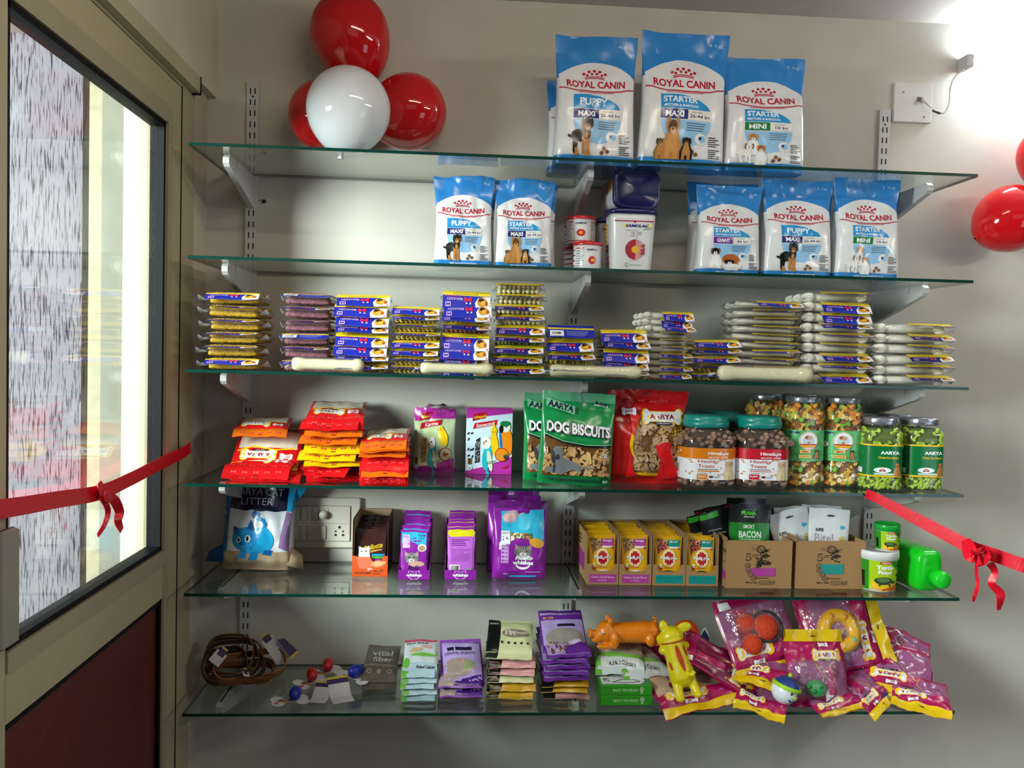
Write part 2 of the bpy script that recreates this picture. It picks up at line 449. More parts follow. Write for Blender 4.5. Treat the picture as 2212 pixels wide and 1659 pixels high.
# ================================================================== on the wall
IV = mat('#d9d3c4', rough=.45, var=.02); IVD = mat('#2b2622', rough=.9); LINE = mat('#8d877b', rough=.8)
b = empty('switchboard', (0.2915, -0.0005, 0.967), label='ivory electric switchboard on the wall behind the cat litter bag', cat='switchboard')
m = MB(); m.box(-0.112, -0.016, -0.075, 0.112, 0, 0.075, IV, b=0.003); ob('base_plate', m, b)
m = MB(); m.box(-0.086, -0.019, -0.054, 0.083, -0.015, 0.052, IV, b=0.0015)
for a in ((-0.086, -0.054, 0.083, -0.0532), (-0.086, 0.0512, 0.083, 0.052), (-0.086, -0.054, -0.0852, 0.052), (0.0822, -0.054, 0.083, 0.052), (-0.086, -0.0008, 0.083, 0.0)):
    m.box(a[0], -0.0193, a[1], a[2], -0.0185, a[3], LINE)
mf = ob('module_frame', m, b)
for x, z in ((-0.082, .008), (-0.060, .008), (-0.027, .008), (-0.084, -.048), (-0.060, -.048), (-0.003, -.048)):
    ob('switch', MB().box(0, -0.0225, 0, 0.016, -0.018, 0.040, IV, b=0.0018).box(0.016, -0.0196, 0, 0.0172, -0.018, 0.04, IVD), mf, loc=(x, 0, z))
m = MB(); m.lathe([(0.0, 0.0), (0.0125, 0.0), (0.0115, 0.016), (0.0, 0.0165)], IV, M=Matrix.Rotation(pi / 2, 4, 'X')); m.box(0.0125, -0.001, -0.015, 0.0133, 0, 0.02, LINE)
ob('dimmer_knob', m, mf, loc=(0.005, -0.0188, 0.027))
m = MB()
for x, z, r in ((0, .014, .0042), (-.011, .002, .0028), (.011, .002, .0028)): m.ell((x, 0, z), (r, .0008, r), IVD)
for x in (-.011, .011): m.ell((x, 0, -.009), (.0042, .0008, .0035), IVD)
ob('power_socket', m, mf, loc=(0.052, -0.0192, -0.026))

p = at(1968, 224, 0)
c = empty('cover_plate', (p.x, -0.0005, p.z), (0, 0, 0), label='square white wall cover plate with wires poking out beside the tube light', cat='cover plate')
m = MB(); m.box(-0.060, -0.012, -0.060, 0.060, 0, 0.060, mat('#d9d5d0', rough=.5, var=.02), b=0.002); ob('plate', m, c)
for x, z in ((-.032, .03), (.036, -.042)): ob('screw', MB().ell((x, -.0125, z), (.0035, .0015, .0035), LINE), c)


def w2(px, py, y): q = at(px, py, y); return (q.x - p.x, q.y + 0.0005, q.z - p.z)


m = MB(); CW = mat('#cfcabf', rough=.6)
def curve(pts, n=40):
    P = [Vector(q) for q in pts]; P = [P[0] * 2 - P[1]] + P + [P[-1] * 2 - P[-2]]; O = []
    for i in range(1, len(P) - 2):
        for k in range(n):
            t = k / n; a, b2, c2, d2 = P[i - 1], P[i], P[i + 1], P[i + 2]
            O.append(0.5 * ((2 * b2) + (c2 - a) * t + (2 * a - 5 * b2 + 4 * c2 - d2) * t * t + (3 * b2 - a - 3 * c2 + d2) * t * t * t))
    return O + [P[-2]]


m.tube(curve([w2(1990, 215, -.016), w2(2012, 232, -.03), w2(2036, 245, -.03), w2(2050, 225, -.03), w2(2053, 190, -.03), w2(2064, 165, -.035), w2(2082, 150, -.04)], 10), 0.0026, CW)
m.tube(curve([w2(1990, 210, -.016), w2(2016, 236, -.034), w2(2036, 243, -.034)], 8), 0.0016, CW)
m.tube([w2(2015, 238, -.031), w2(2030, 245, -.031)], 0.004, mat('#26223a', rough=.5))
R = random.Random(4)
for k in range(7): m.tube([w2(1986 + R.uniform(-3, 3), 214 + R.uniform(-3, 3), -.013), w2(1986 + R.uniform(-16, 14), 214 + R.uniform(-8, 13), -.02)], 0.0013, mat('#8d8778', rough=.6))
m.ell(w2(1987, 214, -.015), (.007, .004, .007), mat('#6a6456', rough=.7)); ob('wire', m, c)

EM = bpy.data.materials.new('tube_glow'); EM.use_nodes = True; e = EM.node_tree.nodes['Principled BSDF']; e.inputs['Emission Color'].default_value = (0.80, 0.95, 1.0, 1); e.inputs['Emission Strength'].default_value = 120.0
q = at(2083, 138, -0.02)
t = empty('tube_light', (q.x, -0.001, q.z), label='glowing white wall tube light beside the cover plate', cat='tube light')
RY = Matrix.Rotation(pi / 2, 4, 'Y')
ob('base', MB().box(0.0, -0.02, -0.008, 1.2, 0, 0.014, WM, b=.002), t)
ob('diffuser', MB().lathe([(0.019, 0.012), (0.019, 1.188)], EM, M=Matrix.Translation((0, -0.034, 0)) @ RY, cap=True), t)
ob('end_cap', MB().box(-0.012, -0.052, -0.02, 0.012, 0, 0.02, WM, b=.004), t)
p = at(570, 435, 0)
m = MB(); m.ell((0, 0, 0), (0.007, .0012, .006), IVD); m.ell((-.012, 0, .002), (.003, .001, .003), LINE); m.ell((-.006, 0, -.006), (.004, .001, .003), LINE)
ob('wall_plug', m, loc=(p.x, -0.0008, p.z), label='small dark drilled wall plug hole beside the slotted upright', cat='wall plug')


# ---- balloons
def balloon(hx, px, py, rpx, Y, ang, label, group, stretch=1.16):
    c = at(px, py, Y); r = rpx * (Y - CP.y) / FPX
    m = MB(); prof = []
    for i in range(25):
        t_ = pi * i / 24; z = -cos(t_); rr = sin(t_)
        if z < 0: z *= stretch * 1.12; rr *= (1 - .10 * (-z / stretch) ** 2)
        prof.append((max(rr, .012) * r, z * r))
    M = Matrix.Rotation(ang, 4, 'Y')
    BM = mat(hx, rough=.07, var=.02, spec=.6); m.lathe(prof, BM, 36, M=M, cap=True); zb = prof[0][1]
    o = ob('balloon', m, loc=c, label=label, cat='balloon', group=group)
    k = MB(); k.lathe([(.004, zb - .010), (.009, zb - .008), (.004, zb), (.006, zb + .004)], BM, 12, M=M); ob('knot', k, o); return o


G = 'balloon cluster above the top shelf'
balloon('#c4161c', 755, 72, 83, -.112, math.radians(-20), 'big red balloon at the top of the cluster by the ceiling', G, 1.2)
balloon('#c4161c', 699, 250, 73, -.108, math.radians(-75), 'red balloon half hidden behind the white balloon', G, 1.05)
balloon('#c4161c', 884, 241, 79, -.112, math.radians(70), 'round red balloon beside the white balloon, nearest the dog food bags', G, 1.05)
balloon('#dfe3e8', 753, 236, 88, -.300, math.radians(8), 'white balloon in front of the three red balloons', G, 1.0)
G = 'balloons by the tube light'
balloon('#d8141c', 2184, 472, 74, -.110, math.radians(60), 'lower red balloon on the wall under the tube light', G, 1.05)
balloon('#d8141c', 2277, 335, 74, -.115, math.radians(-10), 'upper red balloon cut by the picture edge under the tube light', G, 1.1)

# ---- ribbons
RED = mat('#d20a26', rough=.32, bump=.06, scale=80, var=.05)


def strip(m, pts, wid, up=(0, 0, 1), th=.0006, M_=None, tw=None):
    P = [Vector(q) for q in pts]; n = len(P); rg = []
    for i, q in enumerate(P):
        t_ = (P[min(i + 1, n - 1)] - P[max(i - 1, 0)]).normalized(); u_ = Vector(up); u_ = (u_ - t_ * u_.dot(t_)).normalized(); s_ = t_.cross(u_)
        w_ = wid(i / (n - 1)) if callable(wid) else wid
        if tw: a = tw(i / (n - 1)); u_, s_ = u_ * cos(a) + s_ * sin(a), s_ * cos(a) - u_ * sin(a)
        rg.append([tuple(q + u_ * (w_ / 2) + s_ * th), tuple(q + u_ * (w_ / 2) - s_ * th), tuple(q - u_ * (w_ / 2) - s_ * th), tuple(q - u_ * (w_ / 2) + s_ * th)])
    return m.loft(rg, M_ or RED, cap=True, smooth=False)


def onx(px, py, x):
    d_ = _ray(px, py); return CP + d_ * ((x - CP.x) / d_.x)


pts = [onx(a, b2, -0.028) for a, b2 in ((411, 966), (395, 978), (340, 1005), (280, 1036), (215, 1064), (120, 1080), (40, 1094), (-90, 1112))]
ri = empty('ribbon', pts[0], label='red satin ribbon with a tied bow stretched across the door', cat='ribbon')


def rel(L_, o): return [Vector(q) - o for q in L_]


m = MB(); strip(m, rel(curve(pts, 10), pts[0]), .031); ob('band', m, ri)
kp = onx(222, 1066, -0.022)
m = MB(); strip(m, rel(curve([onx(214, 1042, -.02), onx(222, 1060, -.016), onx(232, 1075, -.018)], 8), pts[0]), lambda t_: .016 + .012 * sin(pi * t_), up=(0, 1, .3))
m.ell(kp - pts[0] + Vector((.006, 0, -.004)), (.008, .017, .017), RED); kn = ob('knot', m, ri)
for q, w_ in (((onx(216, 1072, -.018), onx(230, 1092, -.016), onx(233, 1110, -.018), onx(225, 1135, -.02), onx(211, 1157, -.02)), .013),
              ((onx(224, 1070, -.014), onx(246, 1080, -.01), onx(258, 1105, -.01), onx(255, 1125, -.01), onx(263, 1146, -.01)), .022)):
    m = MB(); strip(m, rel(curve(q, 8), pts[0]), lambda t_, w_=w_: w_ * (1 - .35 * t_), up=(0, 1, 0), tw=lambda t_: .9 * sin(3 * t_)); ob('ribbon_tail', m, kn)
pr = [at(1871, 1066, -.352), at(1900, 1079, -.37), at(1970, 1116, -.42), at(2050, 1158, -.48), at(2100, 1184, -.52), at(2150, 1200, -.55), at(2212, 1222, -.60), at(2330, 1258, -.66)]
rr_ = empty('ribbon', pr[0], label='red satin ribbon with a bow running down from the biscuit jar shelf', cat='ribbon')
m = MB(); strip(m, rel(curve(pr, 10), pr[0]), lambda t_: .024 + .010 * sst(0, .5, t_)); m.ell((.002, -.002, 0), (.006, .003, .01), RED); ob('band', m, rr_)
kc = at(2120, 1200, -.55) - pr[0]
m = MB(); m.ell(kc, (.016, .012, .020), RED)
strip(m, rel(curve([at(2086, 1166, -.53), at(2092, 1180, -.55), at(2098, 1200, -.57), at(2112, 1196, -.575), at(2124, 1188, -.575)], 6), pr[0]), lambda t_: .02 + .014 * sin(pi * t_), up=(.6, -.3, .5))
strip(m, rel(curve([at(2106, 1192, -.575), at(2124, 1184, -.58), at(2134, 1204, -.58), at(2118, 1222, -.58), at(2108, 1200, -.57)], 6), pr[0]), .016, up=(.3, -.8, .4)); kn = ob('knot', m, rr_)
for q, w_ in (((at(2112, 1205, -.565), at(2109, 1235, -.56), at(2112, 1262, -.56), at(2106, 1285, -.56), at(2102, 1300, -.56)), .009),
              ((at(2138, 1216, -.565), at(2149, 1236, -.56), at(2142, 1260, -.56), at(2161, 1284, -.56), at(2157, 1318, -.56)), .019)):
    m = MB(); strip(m, rel(curve(q, 8), pr[0]), lambda t_, w_=w_: w_ * (1 - .2 * sin(5 * t_)), up=(1, 0, 0), tw=lambda t_: .8 * sin(4 * t_)); ob('ribbon_tail', m, kn)
# ================================================================== goods: shared builders
EDGEU = [0, .003, .012, .035, .07] + [.07 + .86 * k / 40 for k in range(1, 40)] + [.93, .965, .988, .997, 1]


def stand(x0, x1, yt, yb, Y, i):
    a, b_ = at(x0, yb, Y), at(x1, yb, Y); return (a.x + b_.x) / 2, b_.x - a.x, at((x0 + x1) / 2, yt, Y).z - ST[i]


def foot(x0, x1, yt, yb, i):
    a, b_ = atz(x0, yb, ST[i]), atz(x1, yb, ST[i]); Y = (a.y + b_.y) / 2
    return (a.x + b_.x) / 2, b_.x - a.x, at((x0 + x1) / 2, yt, Y).z - ST[i], Y


def bag_fn(w, h, d, seed, seal=.86, wr=.004, p=5, wave=.006, pinch=.04, low=.8, flare=0.0):
    def S(u, v, side=-1, e=0.0):
        a = 2 * u - 1; prof = d * (low + (1 - low) * sst(0, .12, v)) * (1 - sst(.40, seal, v) * .97)
        sec = (1 - min(1, abs(a)) ** p) ** (1 / p) if abs(a) < 1 else 0.0
        k = .25 + .75 * sst(0, .35, 1 - abs(a)); k *= sst(-.05, .1, v)
        n = wr * (nz(u * 3 + seed, v * 4, seed * 1.7) + .9 * sqrt(nz(u * 4.5 + v * 2.5, v * 4 - u * 2, seed + 9 + side) ** 2 + .012) - .2) * k
        y = side * (prof / 2 * sec + n * sec + .0003 + e) + wave * sst(seal - .15, 1, v) * sin(a * 3 + seed * 2)
        x = a * w / 2 * (1 - pinch * sin(pi * min(1, v * 1.05)) ** 2 + flare * sst(.7, 1, v))
        return (x, y, h * v + (.004 * nz(u * 3, seed, 1) * sst(.8, 1, v)))
    return S


def bag_mesh(S, bands, art=None, seal=.86, L=.03, su=1.0, sv=1.4, nv=76, sealart=None):
    """Returns (body, seal) meshes: bands is a list of (upper v, material) from the bottom up."""
    out = []
    for lo, hi, ar in ((0, seal, art), (seal, 1.0, sealart)):
        mb = MB(); v0 = lo
        for top, m in bands:
            if top <= lo or v0 >= hi: continue
            v1 = min(top, hi); n = max(2, int(nv * (v1 - v0))); vs = [v0 + (v1 - v0) * k / n for k in range(n + 1)]
            mb.grid(lambda u, v: S(u, v, -1), 0, 0, m, us=EDGEU, vs=vs)
            mb.grid(lambda u, v: S(1 - u, v, 1), 0, 0, m, us=EDGEU, vs=vs); v0 = v1
        if lo == 0: mb.add([S(u, 0, -1) for u in EDGEU] + [S(u, 0, 1) for u in reversed(EDGEU)], [tuple(range(len(EDGEU) * 2))], bands[0][1], smooth=False)
        if ar: ar.put(mb, lambda u, v, e: S(u, v, -1, e), L=L, su=su, sv=sv, e0=.0016)
        out.append(mb)
    return out


def bag(name, S, bands, art, loc, rot=(0, 0, 0), seal=.86, sealart=None, L=.03, **kw):
    B, T = bag_mesh(S, bands, art, seal, sealart=sealart, L=L)
    o = ob(name, B, loc=loc, rot=rot, **kw); ob('top_seal', T, o); return o


# ---- small printed animals and badges
BLK = film('#14110f'); TAN = film('#b97f42'); DTAN = film('#7d4e25'); PWHT = film('#e6e3de'); GRY = film('#7f8288'); DGRY = film('#3f4147'); CRM = film('#dcc193'); GOLD = film('#c98f4a')
PINK = film('#d58f8f'); RUST = film('#a8571f')


def dog(A, cx, cy, w, h, body, chest, face, ear, pose='sit', eye=BLK):
    def E(x, y, rx, ry, m): A.el(cx + x * w, cy + y * h, rx * w, ry * h, m, 16)
    def P(pts, m): A.poly([(cx + x * w, cy + y * h) for x, y in pts], m)
    if pose == 'stand':
        A.line([(cx - .52 * w, cy + .02 * h), (cx - .40 * w, cy - .02 * h), (cx - .33 * w, cy - .04 * h)], .06 * w, body)
        P([(-.36, -.05), (-.1, -.08), (-.16, -.34), (-.06, -.47), (-.2, -.49), (-.3, -.4)], body); E(-.1, .02, .30, .17, body)
        P([(-.24, -.3), (-.14, -.3), (-.06, -.47), (-.22, -.49)], chest)
        P([(.02, 0), (.2, .05), (.14, -.3), (.2, -.44), (.06, -.44), (.04, -.3)], chest); P([(.16, .05), (.36, .08), (.32, -.3), (.38, -.49), (.22, -.49), (.2, -.25)], chest)
        E(.2, .1, .17, .18, body); E(.2, .02, .07, .09, chest); hx, hy = .22, .32
    elif pose == 'lie':
        E(0, -.2, .48, .22, body); E(-.1, -.22, .18, .18, chest); P([(-.3, -.3), (0, -.3), (.02, -.46), (-.34, -.46)], chest); P([(.05, -.3), (.3, -.3), (.32, -.46), (.06, -.46)], body); hx, hy = -.12, .14
    elif pose == 'head': hx, hy = 0, 0
    else:
        P([(-.3, -.5), (-.34, -.2), (-.2, .12), (.2, .12), (.34, -.2), (.3, -.5)], body); E(0, -.08, .16, .26, chest)
        P([(-.2, -.1), (-.06, -.1), (-.06, -.5), (-.22, -.5)], chest); P([(.06, -.1), (.2, -.1), (.22, -.5), (.06, -.5)], chest); hx, hy = 0, .25
    k = 1.0 if pose != 'head' else 2.0
    E(hx - .17 * k, hy + .02 * k, .07 * k, .14 * k, ear); E(hx + .17 * k, hy + .02 * k, .07 * k, .14 * k, ear)
    E(hx, hy, .17 * k, .17 * k, face); E(hx, hy - .08 * k, .10 * k, .09 * k, chest); E(hx, hy - .04 * k, .035 * k, .028 * k, BLK); E(hx, hy - .12 * k, .03 * k, .02 * k, PINK)
    for q in (-1, 1): E(hx + q * .07 * k, hy + .04 * k, .022 * k, .022 * k, eye)


def catface(A, cx, cy, w, h, c, stripe, eye, muz=PWHT):
    def P(pts, m): A.poly([(cx + x * w, cy + y * h) for x, y in pts], m)
    def E(x, y, rx, ry, m): A.el(cx + x * w, cy + y * h, rx * w, ry * h, m, 16)
    P([(-.46, .5), (-.48, 0), (0, .1)], c); P([(.46, .5), (.48, 0), (0, .1)], c); E(0, -.05, .5, .42, c)
    P([(-.40, .38), (-.40, .12), (-.2, .18)], PINK); P([(.40, .38), (.40, .12), (.2, .18)], PINK)
    for x in (-.14, 0, .14): P([(x - .025, .36), (x + .025, .36), (x * .6, .14)], stripe)
    for q in (-1, 1):
        for k in range(3): P([(q * .48, .05 - .12 * k), (q * .26, .0 - .09 * k), (q * .47, -.01 - .12 * k)], stripe)
        E(q * .18, .0, .085, .07, eye); E(q * .18, .0, .035, .06, BLK)
    E(0, -.24, .2, .13, muz); P([(-.06, -.12), (.06, -.12), (0, -.2)], PINK); A.line([(cx - .1 * w, cy - .28 * h), (cx, cy - .24 * h), (cx + .1 * w, cy - .28 * h)], .03 * w, DGRY)


def barecode(A, x0, y0, x1, y1):
    A.rect(x0, y0, x1, y1, PWHT); n = 14; R = random.Random(3)
    for i in range(n): A.rect(x0 + (x1 - x0) * (.08 + .84 * i / n), y0 + (y1 - y0) * .2, x0 + (x1 - x0) * (.08 + .84 * (i + R.uniform(.3, .7)) / n), y1 - (y1 - y0) * .1, BLK)


# ================================================================== big blue and white dog food bags
WHT = film('#dcdde1'); BLU = film('#2a7fc9'); BLU2 = film('#1d8fd0'); LBL = film('#8fbfe6'); CRIM = film('#b0102f'); NAVY = film('#1b2472'); GRN = film('#0d7a3a'); PUR = film('#6d2a92')
TW = film('#eef0f4', bump=0.1)


def rc_art(name, sub, band, bandname, weight, kind):
    A = Art()
    A.poly([(.02, .07), (.98, .07), (.98, .675)] + [(.98 - .96 * t, .68 + .115 * sin(pi * t) ** .8) for t in [k / 20 for k in range(1, 20)]] + [(.02, .69)], WHT)
    for k in range(5): A.el(.475 + .068 * (k - 2), .726 - .007 * (k - 2) ** 2, .021, .0125, CRIM, 12)
    for k in range(4): A.el(.475 + .062 * (k - 1.5), .702 - .006 * (k - 1.5) ** 2, .018, .011, CRIM, 12)
    for k in (0, 1): A.line([(.475 + .125 * t, .677 - .013 * k - .012 * t * t) for t in (-1, -.66, -.33, 0, .33, .66, 1)], .008, CRIM)
    A.text('ROYAL CANIN', .49, .611, .75, .060, CRIM, bold=.03, warp=lambda x: .014 * x * x - .006)
    A.line([(.02, .580), (.10, .577), (.18, .563), (.3, .552), (.5, .547), (.7, .551), (.82, .562), (.90, .576), (.98, .580)], .010, CRIM)
    A.line([(.27, .540), (.5, .534), (.72, .540)], .005, CRIM)
    A.poly([(.21, .335), (.82, .335)] + arc(.515, .335, .305, .185, 0, -180, 20)[1:-1], LBL)
    A.poly([(.20, .415), (.20, .522), (.42, .522), (.55, .510), (.68, .483), (.77, .45), (.81, .415)], BLU2)
    if sub:
        A.text(name, .44, .484, .42, .046, TW, bold=.03); A.text(sub, .45, .438, .42, .019, TW, bold=.02)
    else: A.text(name, .46, .466, .36, .056, TW, bold=.03)
    A.rect(.205, .342, .53, .410, band); A.text(bandname, .37, .376, .22, .042, TW, bold=.04)
    A.rect(.53, .342, .82, .410, PWHT); A.text(weight, .68, .364, .25 if len(weight) > 5 else .17, .034, NAVY, bold=.02); A.text('ADULT WEIGHT', .65, .395, .13, .010, DGRY)
    A.lines(.52, .262, .76, .33, 4, DGRY, 5, .3)
    A.el(.70, .205, .072, .042, PWHT); A.el(.715, .205, .045, .027, LBL); A.el(.69, .212, .02, .012, NAVY)
    for x, y in ((.60, .115), (.645, .095), (.575, .085)): A.el(x, y, .024, .015, DTAN, 12)
    A.lines(.79, .16, .93, .235, 5, DGRY, 8); A.lines(.79, .075, .93, .145, 5, DGRY, 2)
    if kind == 'pup': dog(A, .315, .20, .32, .29, BLK, TAN, BLK, BLK, 'stand')
    elif kind == 'shep':
        dog(A, .23, .13, .22, .16, film('#8a6a3c'), TAN, film('#6b5030'), BLK, 'sit'); dog(A, .36, .205, .34, .30, TAN, GOLD, film('#5a3d20'), TAN, 'sit')
        A.poly([(.29, .31), (.325, .315), (.33, .345), (.30, .36)], TAN); A.poly([(.39, .315), (.43, .31), (.425, .36), (.395, .345)], TAN); dog(A, .53, .14, .23, .17, BLK, TAN, BLK, BLK, 'sit')
    elif kind == 'jack':
        dog(A, .32, .23, .26, .20, PWHT, TW, TAN, GOLD, 'sit'); dog(A, .22, .145, .24, .17, PWHT, TW, PWHT, DTAN, 'stand'); dog(A, .42, .14, .22, .18, PWHT, TW, RUST, TAN, 'sit')
    else:
        dog(A, .25, .19, .32, .24, PWHT, TW, BLK, DTAN, 'sit'); A.el(.5, .17, .14, .06, RUST); dog(A, .52, .12, .34, .15, PWHT, TW, BLK, BLK, 'lie')
    A.text('SIZE HEALTH NUTRITION', .5, .032, .46, .013, TW)
    return A


def rc_bag(x0, x1, yt, yb, Y, i, v, kg, label, group, seed, d=.085, ry=0.0, rz=0.0, rx=0.0):
    cx, w, h = stand(x0, x1, yt, yb, Y, i)
    S = bag_fn(w, h, d, seed, seal=.88, wr=.0075 if i else .008, wave=.008, pinch=.05, flare=.03 if i == 0 else .07)
    sa = Art(); sa.text(kg, .84, .92, .17, .032, LBL, bold=.01)
    return bag('dog_food_bag', S, [(.065, BLU), (.665, WHT), (1, BLU)], rc_art(*v), (cx, Y + d / 2, ST[i]), (rx, ry, rz), seal=.88, sealart=sa, label=label, cat='dog food bag', group=group)


PM = ('PUPPY', '', NAVY, 'MAXI', '26-44 kg', 'pup'); SM = ('STARTER', 'MOTHER & BABYDOG', NAVY, 'MAXI', '26-44 kg', 'shep')
SN = ('STARTER', 'MOTHER & BABYDOG', GRN, 'MINI', '10 kg', 'jack'); SG = ('STARTER', 'MOTHER & BABYDOG', PUR, 'GIANT', '45 kg', 'bern')
G1 = 'big dog food bags on the top shelf'; G2 = 'small dog food bags on the second shelf'
rc_bag(1197, 1372, 66, 352, -.285, 0, PM, '4 kg', 'big blue and white dog food bag with a black and tan puppy, top shelf', G1, 1.3, ry=.008)
rc_bag(1380, 1566, 58, 358, -.290, 0, SM, '4 kg', 'tallest blue and white dog food bag with a shepherd dog, centre of the top shelf', G1, 4.1, ry=.028)
rc_bag(1568, 1742, 114, 362, -.285, 0, SN, '3 kg', 'blue and white dog food bag with small white terriers, on the top shelf', G1, 7.7)
rc_bag(1183, 1350, 165, 349, -.175, 0, PM, '3 kg', 'dog food bag hidden behind the standing puppy bag on the top shelf', G1, 2.2)
rc_bag(936, 1062, 376, 577, -.290, 1, PM, '1 kg', 'small blue and white dog food bag with a puppy, nearest the door side', G2, 11.2, d=.06, rz=.03)
rc_bag(1069, 1193, 383, 581, -.285, 1, SM, '1 kg', 'small dog food bag with a shepherd dog beside the red lidded tins', G2, 5.4, d=.06, rz=-.04)
rc_bag(944, 1068, 384, 577, -.19, 1, PM, '1 kg', 'small dog food bag tucked behind the puppy bag nearest the door', G2, 8.8, d=.055)
rc_bag(1081, 1200, 392, 581, -.19, 1, SM, '1 kg', 'small dog food bag tucked behind the shepherd dog bag by the tins', G2, 9.1, d=.055)
rc_bag(1508, 1644, 396, 597, -.280, 1, SG, '1 kg', 'small dog food bag with saint bernard dogs and a purple band', G2, 3.6, d=.07, ry=.006)
rc_bag(1653, 1800, 383, 601, -.275, 1, PM, '1.5 kg', 'small dog food bag with a puppy, between the purple band and green band bags', G2, 6.3, d=.075, ry=-.004)
rc_bag(1808, 1945, 380, 604, -.275, 1, SN, '1 kg', 'small dog food bag with white terriers and a green band, at the shelf end', G2, 12.9, d=.075, ry=.01)
rc_bag(1487, 1632, 392, 597, -.165, 1, SG, '1 kg', 'small dog food bag standing behind the saint bernard bag', G2, 13.3, d=.06)
rc_bag(1660, 1800, 392, 600, -.16, 1, PM, '1 kg', 'small dog food bag standing behind the middle puppy bag', G2, 14.2, d=.06)
rc_bag(1812, 1945, 392, 602, -.16, 1, SN, '1 kg', 'small dog food bag standing behind the white terrier bag', G2, 15.7, d=.06)

# ================================================================== tubs and tins on the second shelf
PLW = mat('#d9dadd', rough=.3, var=.02, coat=.2); NV = mat('#191b52', rough=.3, var=.03, coat=.2); RD = mat('#c0172a', rough=.3, coat=.2); YEL = film('#e8b021', bump=.05)


def tub(loc, rot, label, w=.112, dd=.112, h=.158):
    o = empty('milk_powder_tub', loc, rot, label=label, cat='tub', group='milk powder tubs on the second shelf')
    m = MB(); m.lathe([(.5 * .82, 0), (.5 * .85, .004), (.5 * .96, h - .012), (.5 * .97, h)], PLW, 48, sx=w, sy=dd, p=6, cap=True)
    A = Art(); A.rect(.04, .935, .96, .955, CRIM); A.poly([(.47, .955), (.57, .955), (.52, .90)], CRIM)
    A.el(.28, .86, .06, .03, film('#e8dc6a')); A.el(.87, .86, .06, .03, film('#e8dc6a')); A.text('SAMOLAC', .58, .855, .56, .055, NAVY, bold=.04, shear=.15)
    A.text('pmr!', .82, .795, .18, .04, GRN, bold=.02, shear=.3); A.line([(.3, .765), (.58, .765)], .006, DGRY); A.line([(.58, .765), (.58, .60)], .006, DGRY)
    A.lines(.44, .68, .56, .755, 3, GRY, 3, .3); A.lines(.6, .68, .74, .755, 3, GRY, 4, .3); A.text('ORAL POWDER', .46, .66, .15, .014, RD)
    A.el(.56, .40, .26, .195, film('#a32132'), 32, 90, 270); A.el(.56, .40, .22, .19, film('#c98d8d'), 24, -90, 90); A.el(.55, .40, .09, .07, YEL)
    for y in (.47, .39, .33): dog(A, .74, y, .12, .07, CRIM, CRIM, CRIM, CRIM, 'stand')
    A.text('Net Weight 400 gm', .53, .19, .26, .016, RD); A.line(arc(.34, .105, .05, .035, 60, 300, 12), .012, GRN); A.text('vetoquinol', .53, .10, .34, .026, GRN, bold=.01)
    f = lambda u, v, e: ((u - .5) * w * (.84 + .13 * v) * .93, -dd / 2 * (.835 + .125 * v) - .0005 - e, .004 + v * (h - .016))
    A.put(m, f, L=.5)
    B = Art()
    for k in range(7): B.rect(.1, .88 - .08 * k, .5, .93 - .08 * k, YEL if k < 5 else RD)
    B.lines(.1, .05, .8, .3, 6, RD, 4); B.put(m, lambda u, v, e: (-w / 2 * (.835 + .125 * v) - .0005 - e, (.5 - u) * dd * .85, .004 + v * (h - .016)), L=.5)
    ob('tub_body', m, o)
    m = MB(); m.lathe([(.5 * .97, h), (.5 * 1.06, h), (.5 * 1.06, h + .010), (.5 * 1.02, h + .013), (.5 * .9, h + .013), (.5 * .86, h + .009), (.001, h + .009)], NV, 48, sx=w, sy=dd, p=5)
    ob('lid', m, o); return o


cx, w, h = stand(1319, 1414, 455, 588, -.29, 1)
tub((cx, -.29 + .05, ST[1]), (0, 0, 0), 'white milk powder tub with a red circle, standing in front', w * 1.08, .105, h - .008)
tub((cx - .012, -.115, ST[1]), (0, 0, 0), 'white milk powder tub standing right behind the front one', w * 1.05, .1, h - .012)
c2 = at(1367, 424, -.225); tub((c2.x - .012, -.07, ST[1] + h + .008 + w * .52), (pi / 2, 0, .14), 'white milk powder tub lying on its side on top, navy lid facing out', w * 1.06, w * .86, .15)


def tin(x0, x1, yt, yb, Y, zb, label, rz):
    a, b_ = at(x0, yb, Y), at(x1, yb, Y); r = (b_.x - a.x) / 2; h = at((x0 + x1) / 2, yt, Y).z - zb
    o = empty('powder_tin', ((a.x + b_.x) / 2, Y + r, zb), (0, 0, rz), label=label, cat='tin', group='red lidded powder tins')
    m = MB(); m.lathe([(r * .97, 0), (r, .002), (r, h * .9)], PLW, 32, cap=True); m.lathe([(r * 1.01, .004), (r * 1.01, .007)], RD, 32)
    A = Art(); A.text('SAMFUR', .55, .82, .12, .07, NAVY, bold=.03); A.el(.55, .42, .045, .15, RD); A.el(.55, .42, .02, .07, YEL)
    for k in range(4): A.rect(.2, .80 - .2 * k, .34, .84 - .2 * k, RD if k % 2 == 0 else DGRY)
    for x in (.36, .66, .05, .82): A.lines(x, .1, x + .1, .85, 8, GRY, int(x * 99), .3); A.rect(x, .86, x + .1, .90, RD)
    A.put(m, lambda u, v, e: ((r + .0006 + e) * cos(2 * pi * (u - .8)), (r + .0006 + e) * sin(2 * pi * (u - .8)), v * h * .88), L=.03, sv=.1)
    ob('tin_body', m, o); m = MB(); m.lathe([(r * 1.03, h * .88), (r * 1.05, h * .9), (r * 1.05, h * .985), (r * .98, h), (r * .9, h), (r * .88, h * .97), (.001, h * .97)], RD, 32); ob('lid', m, o); return r, h


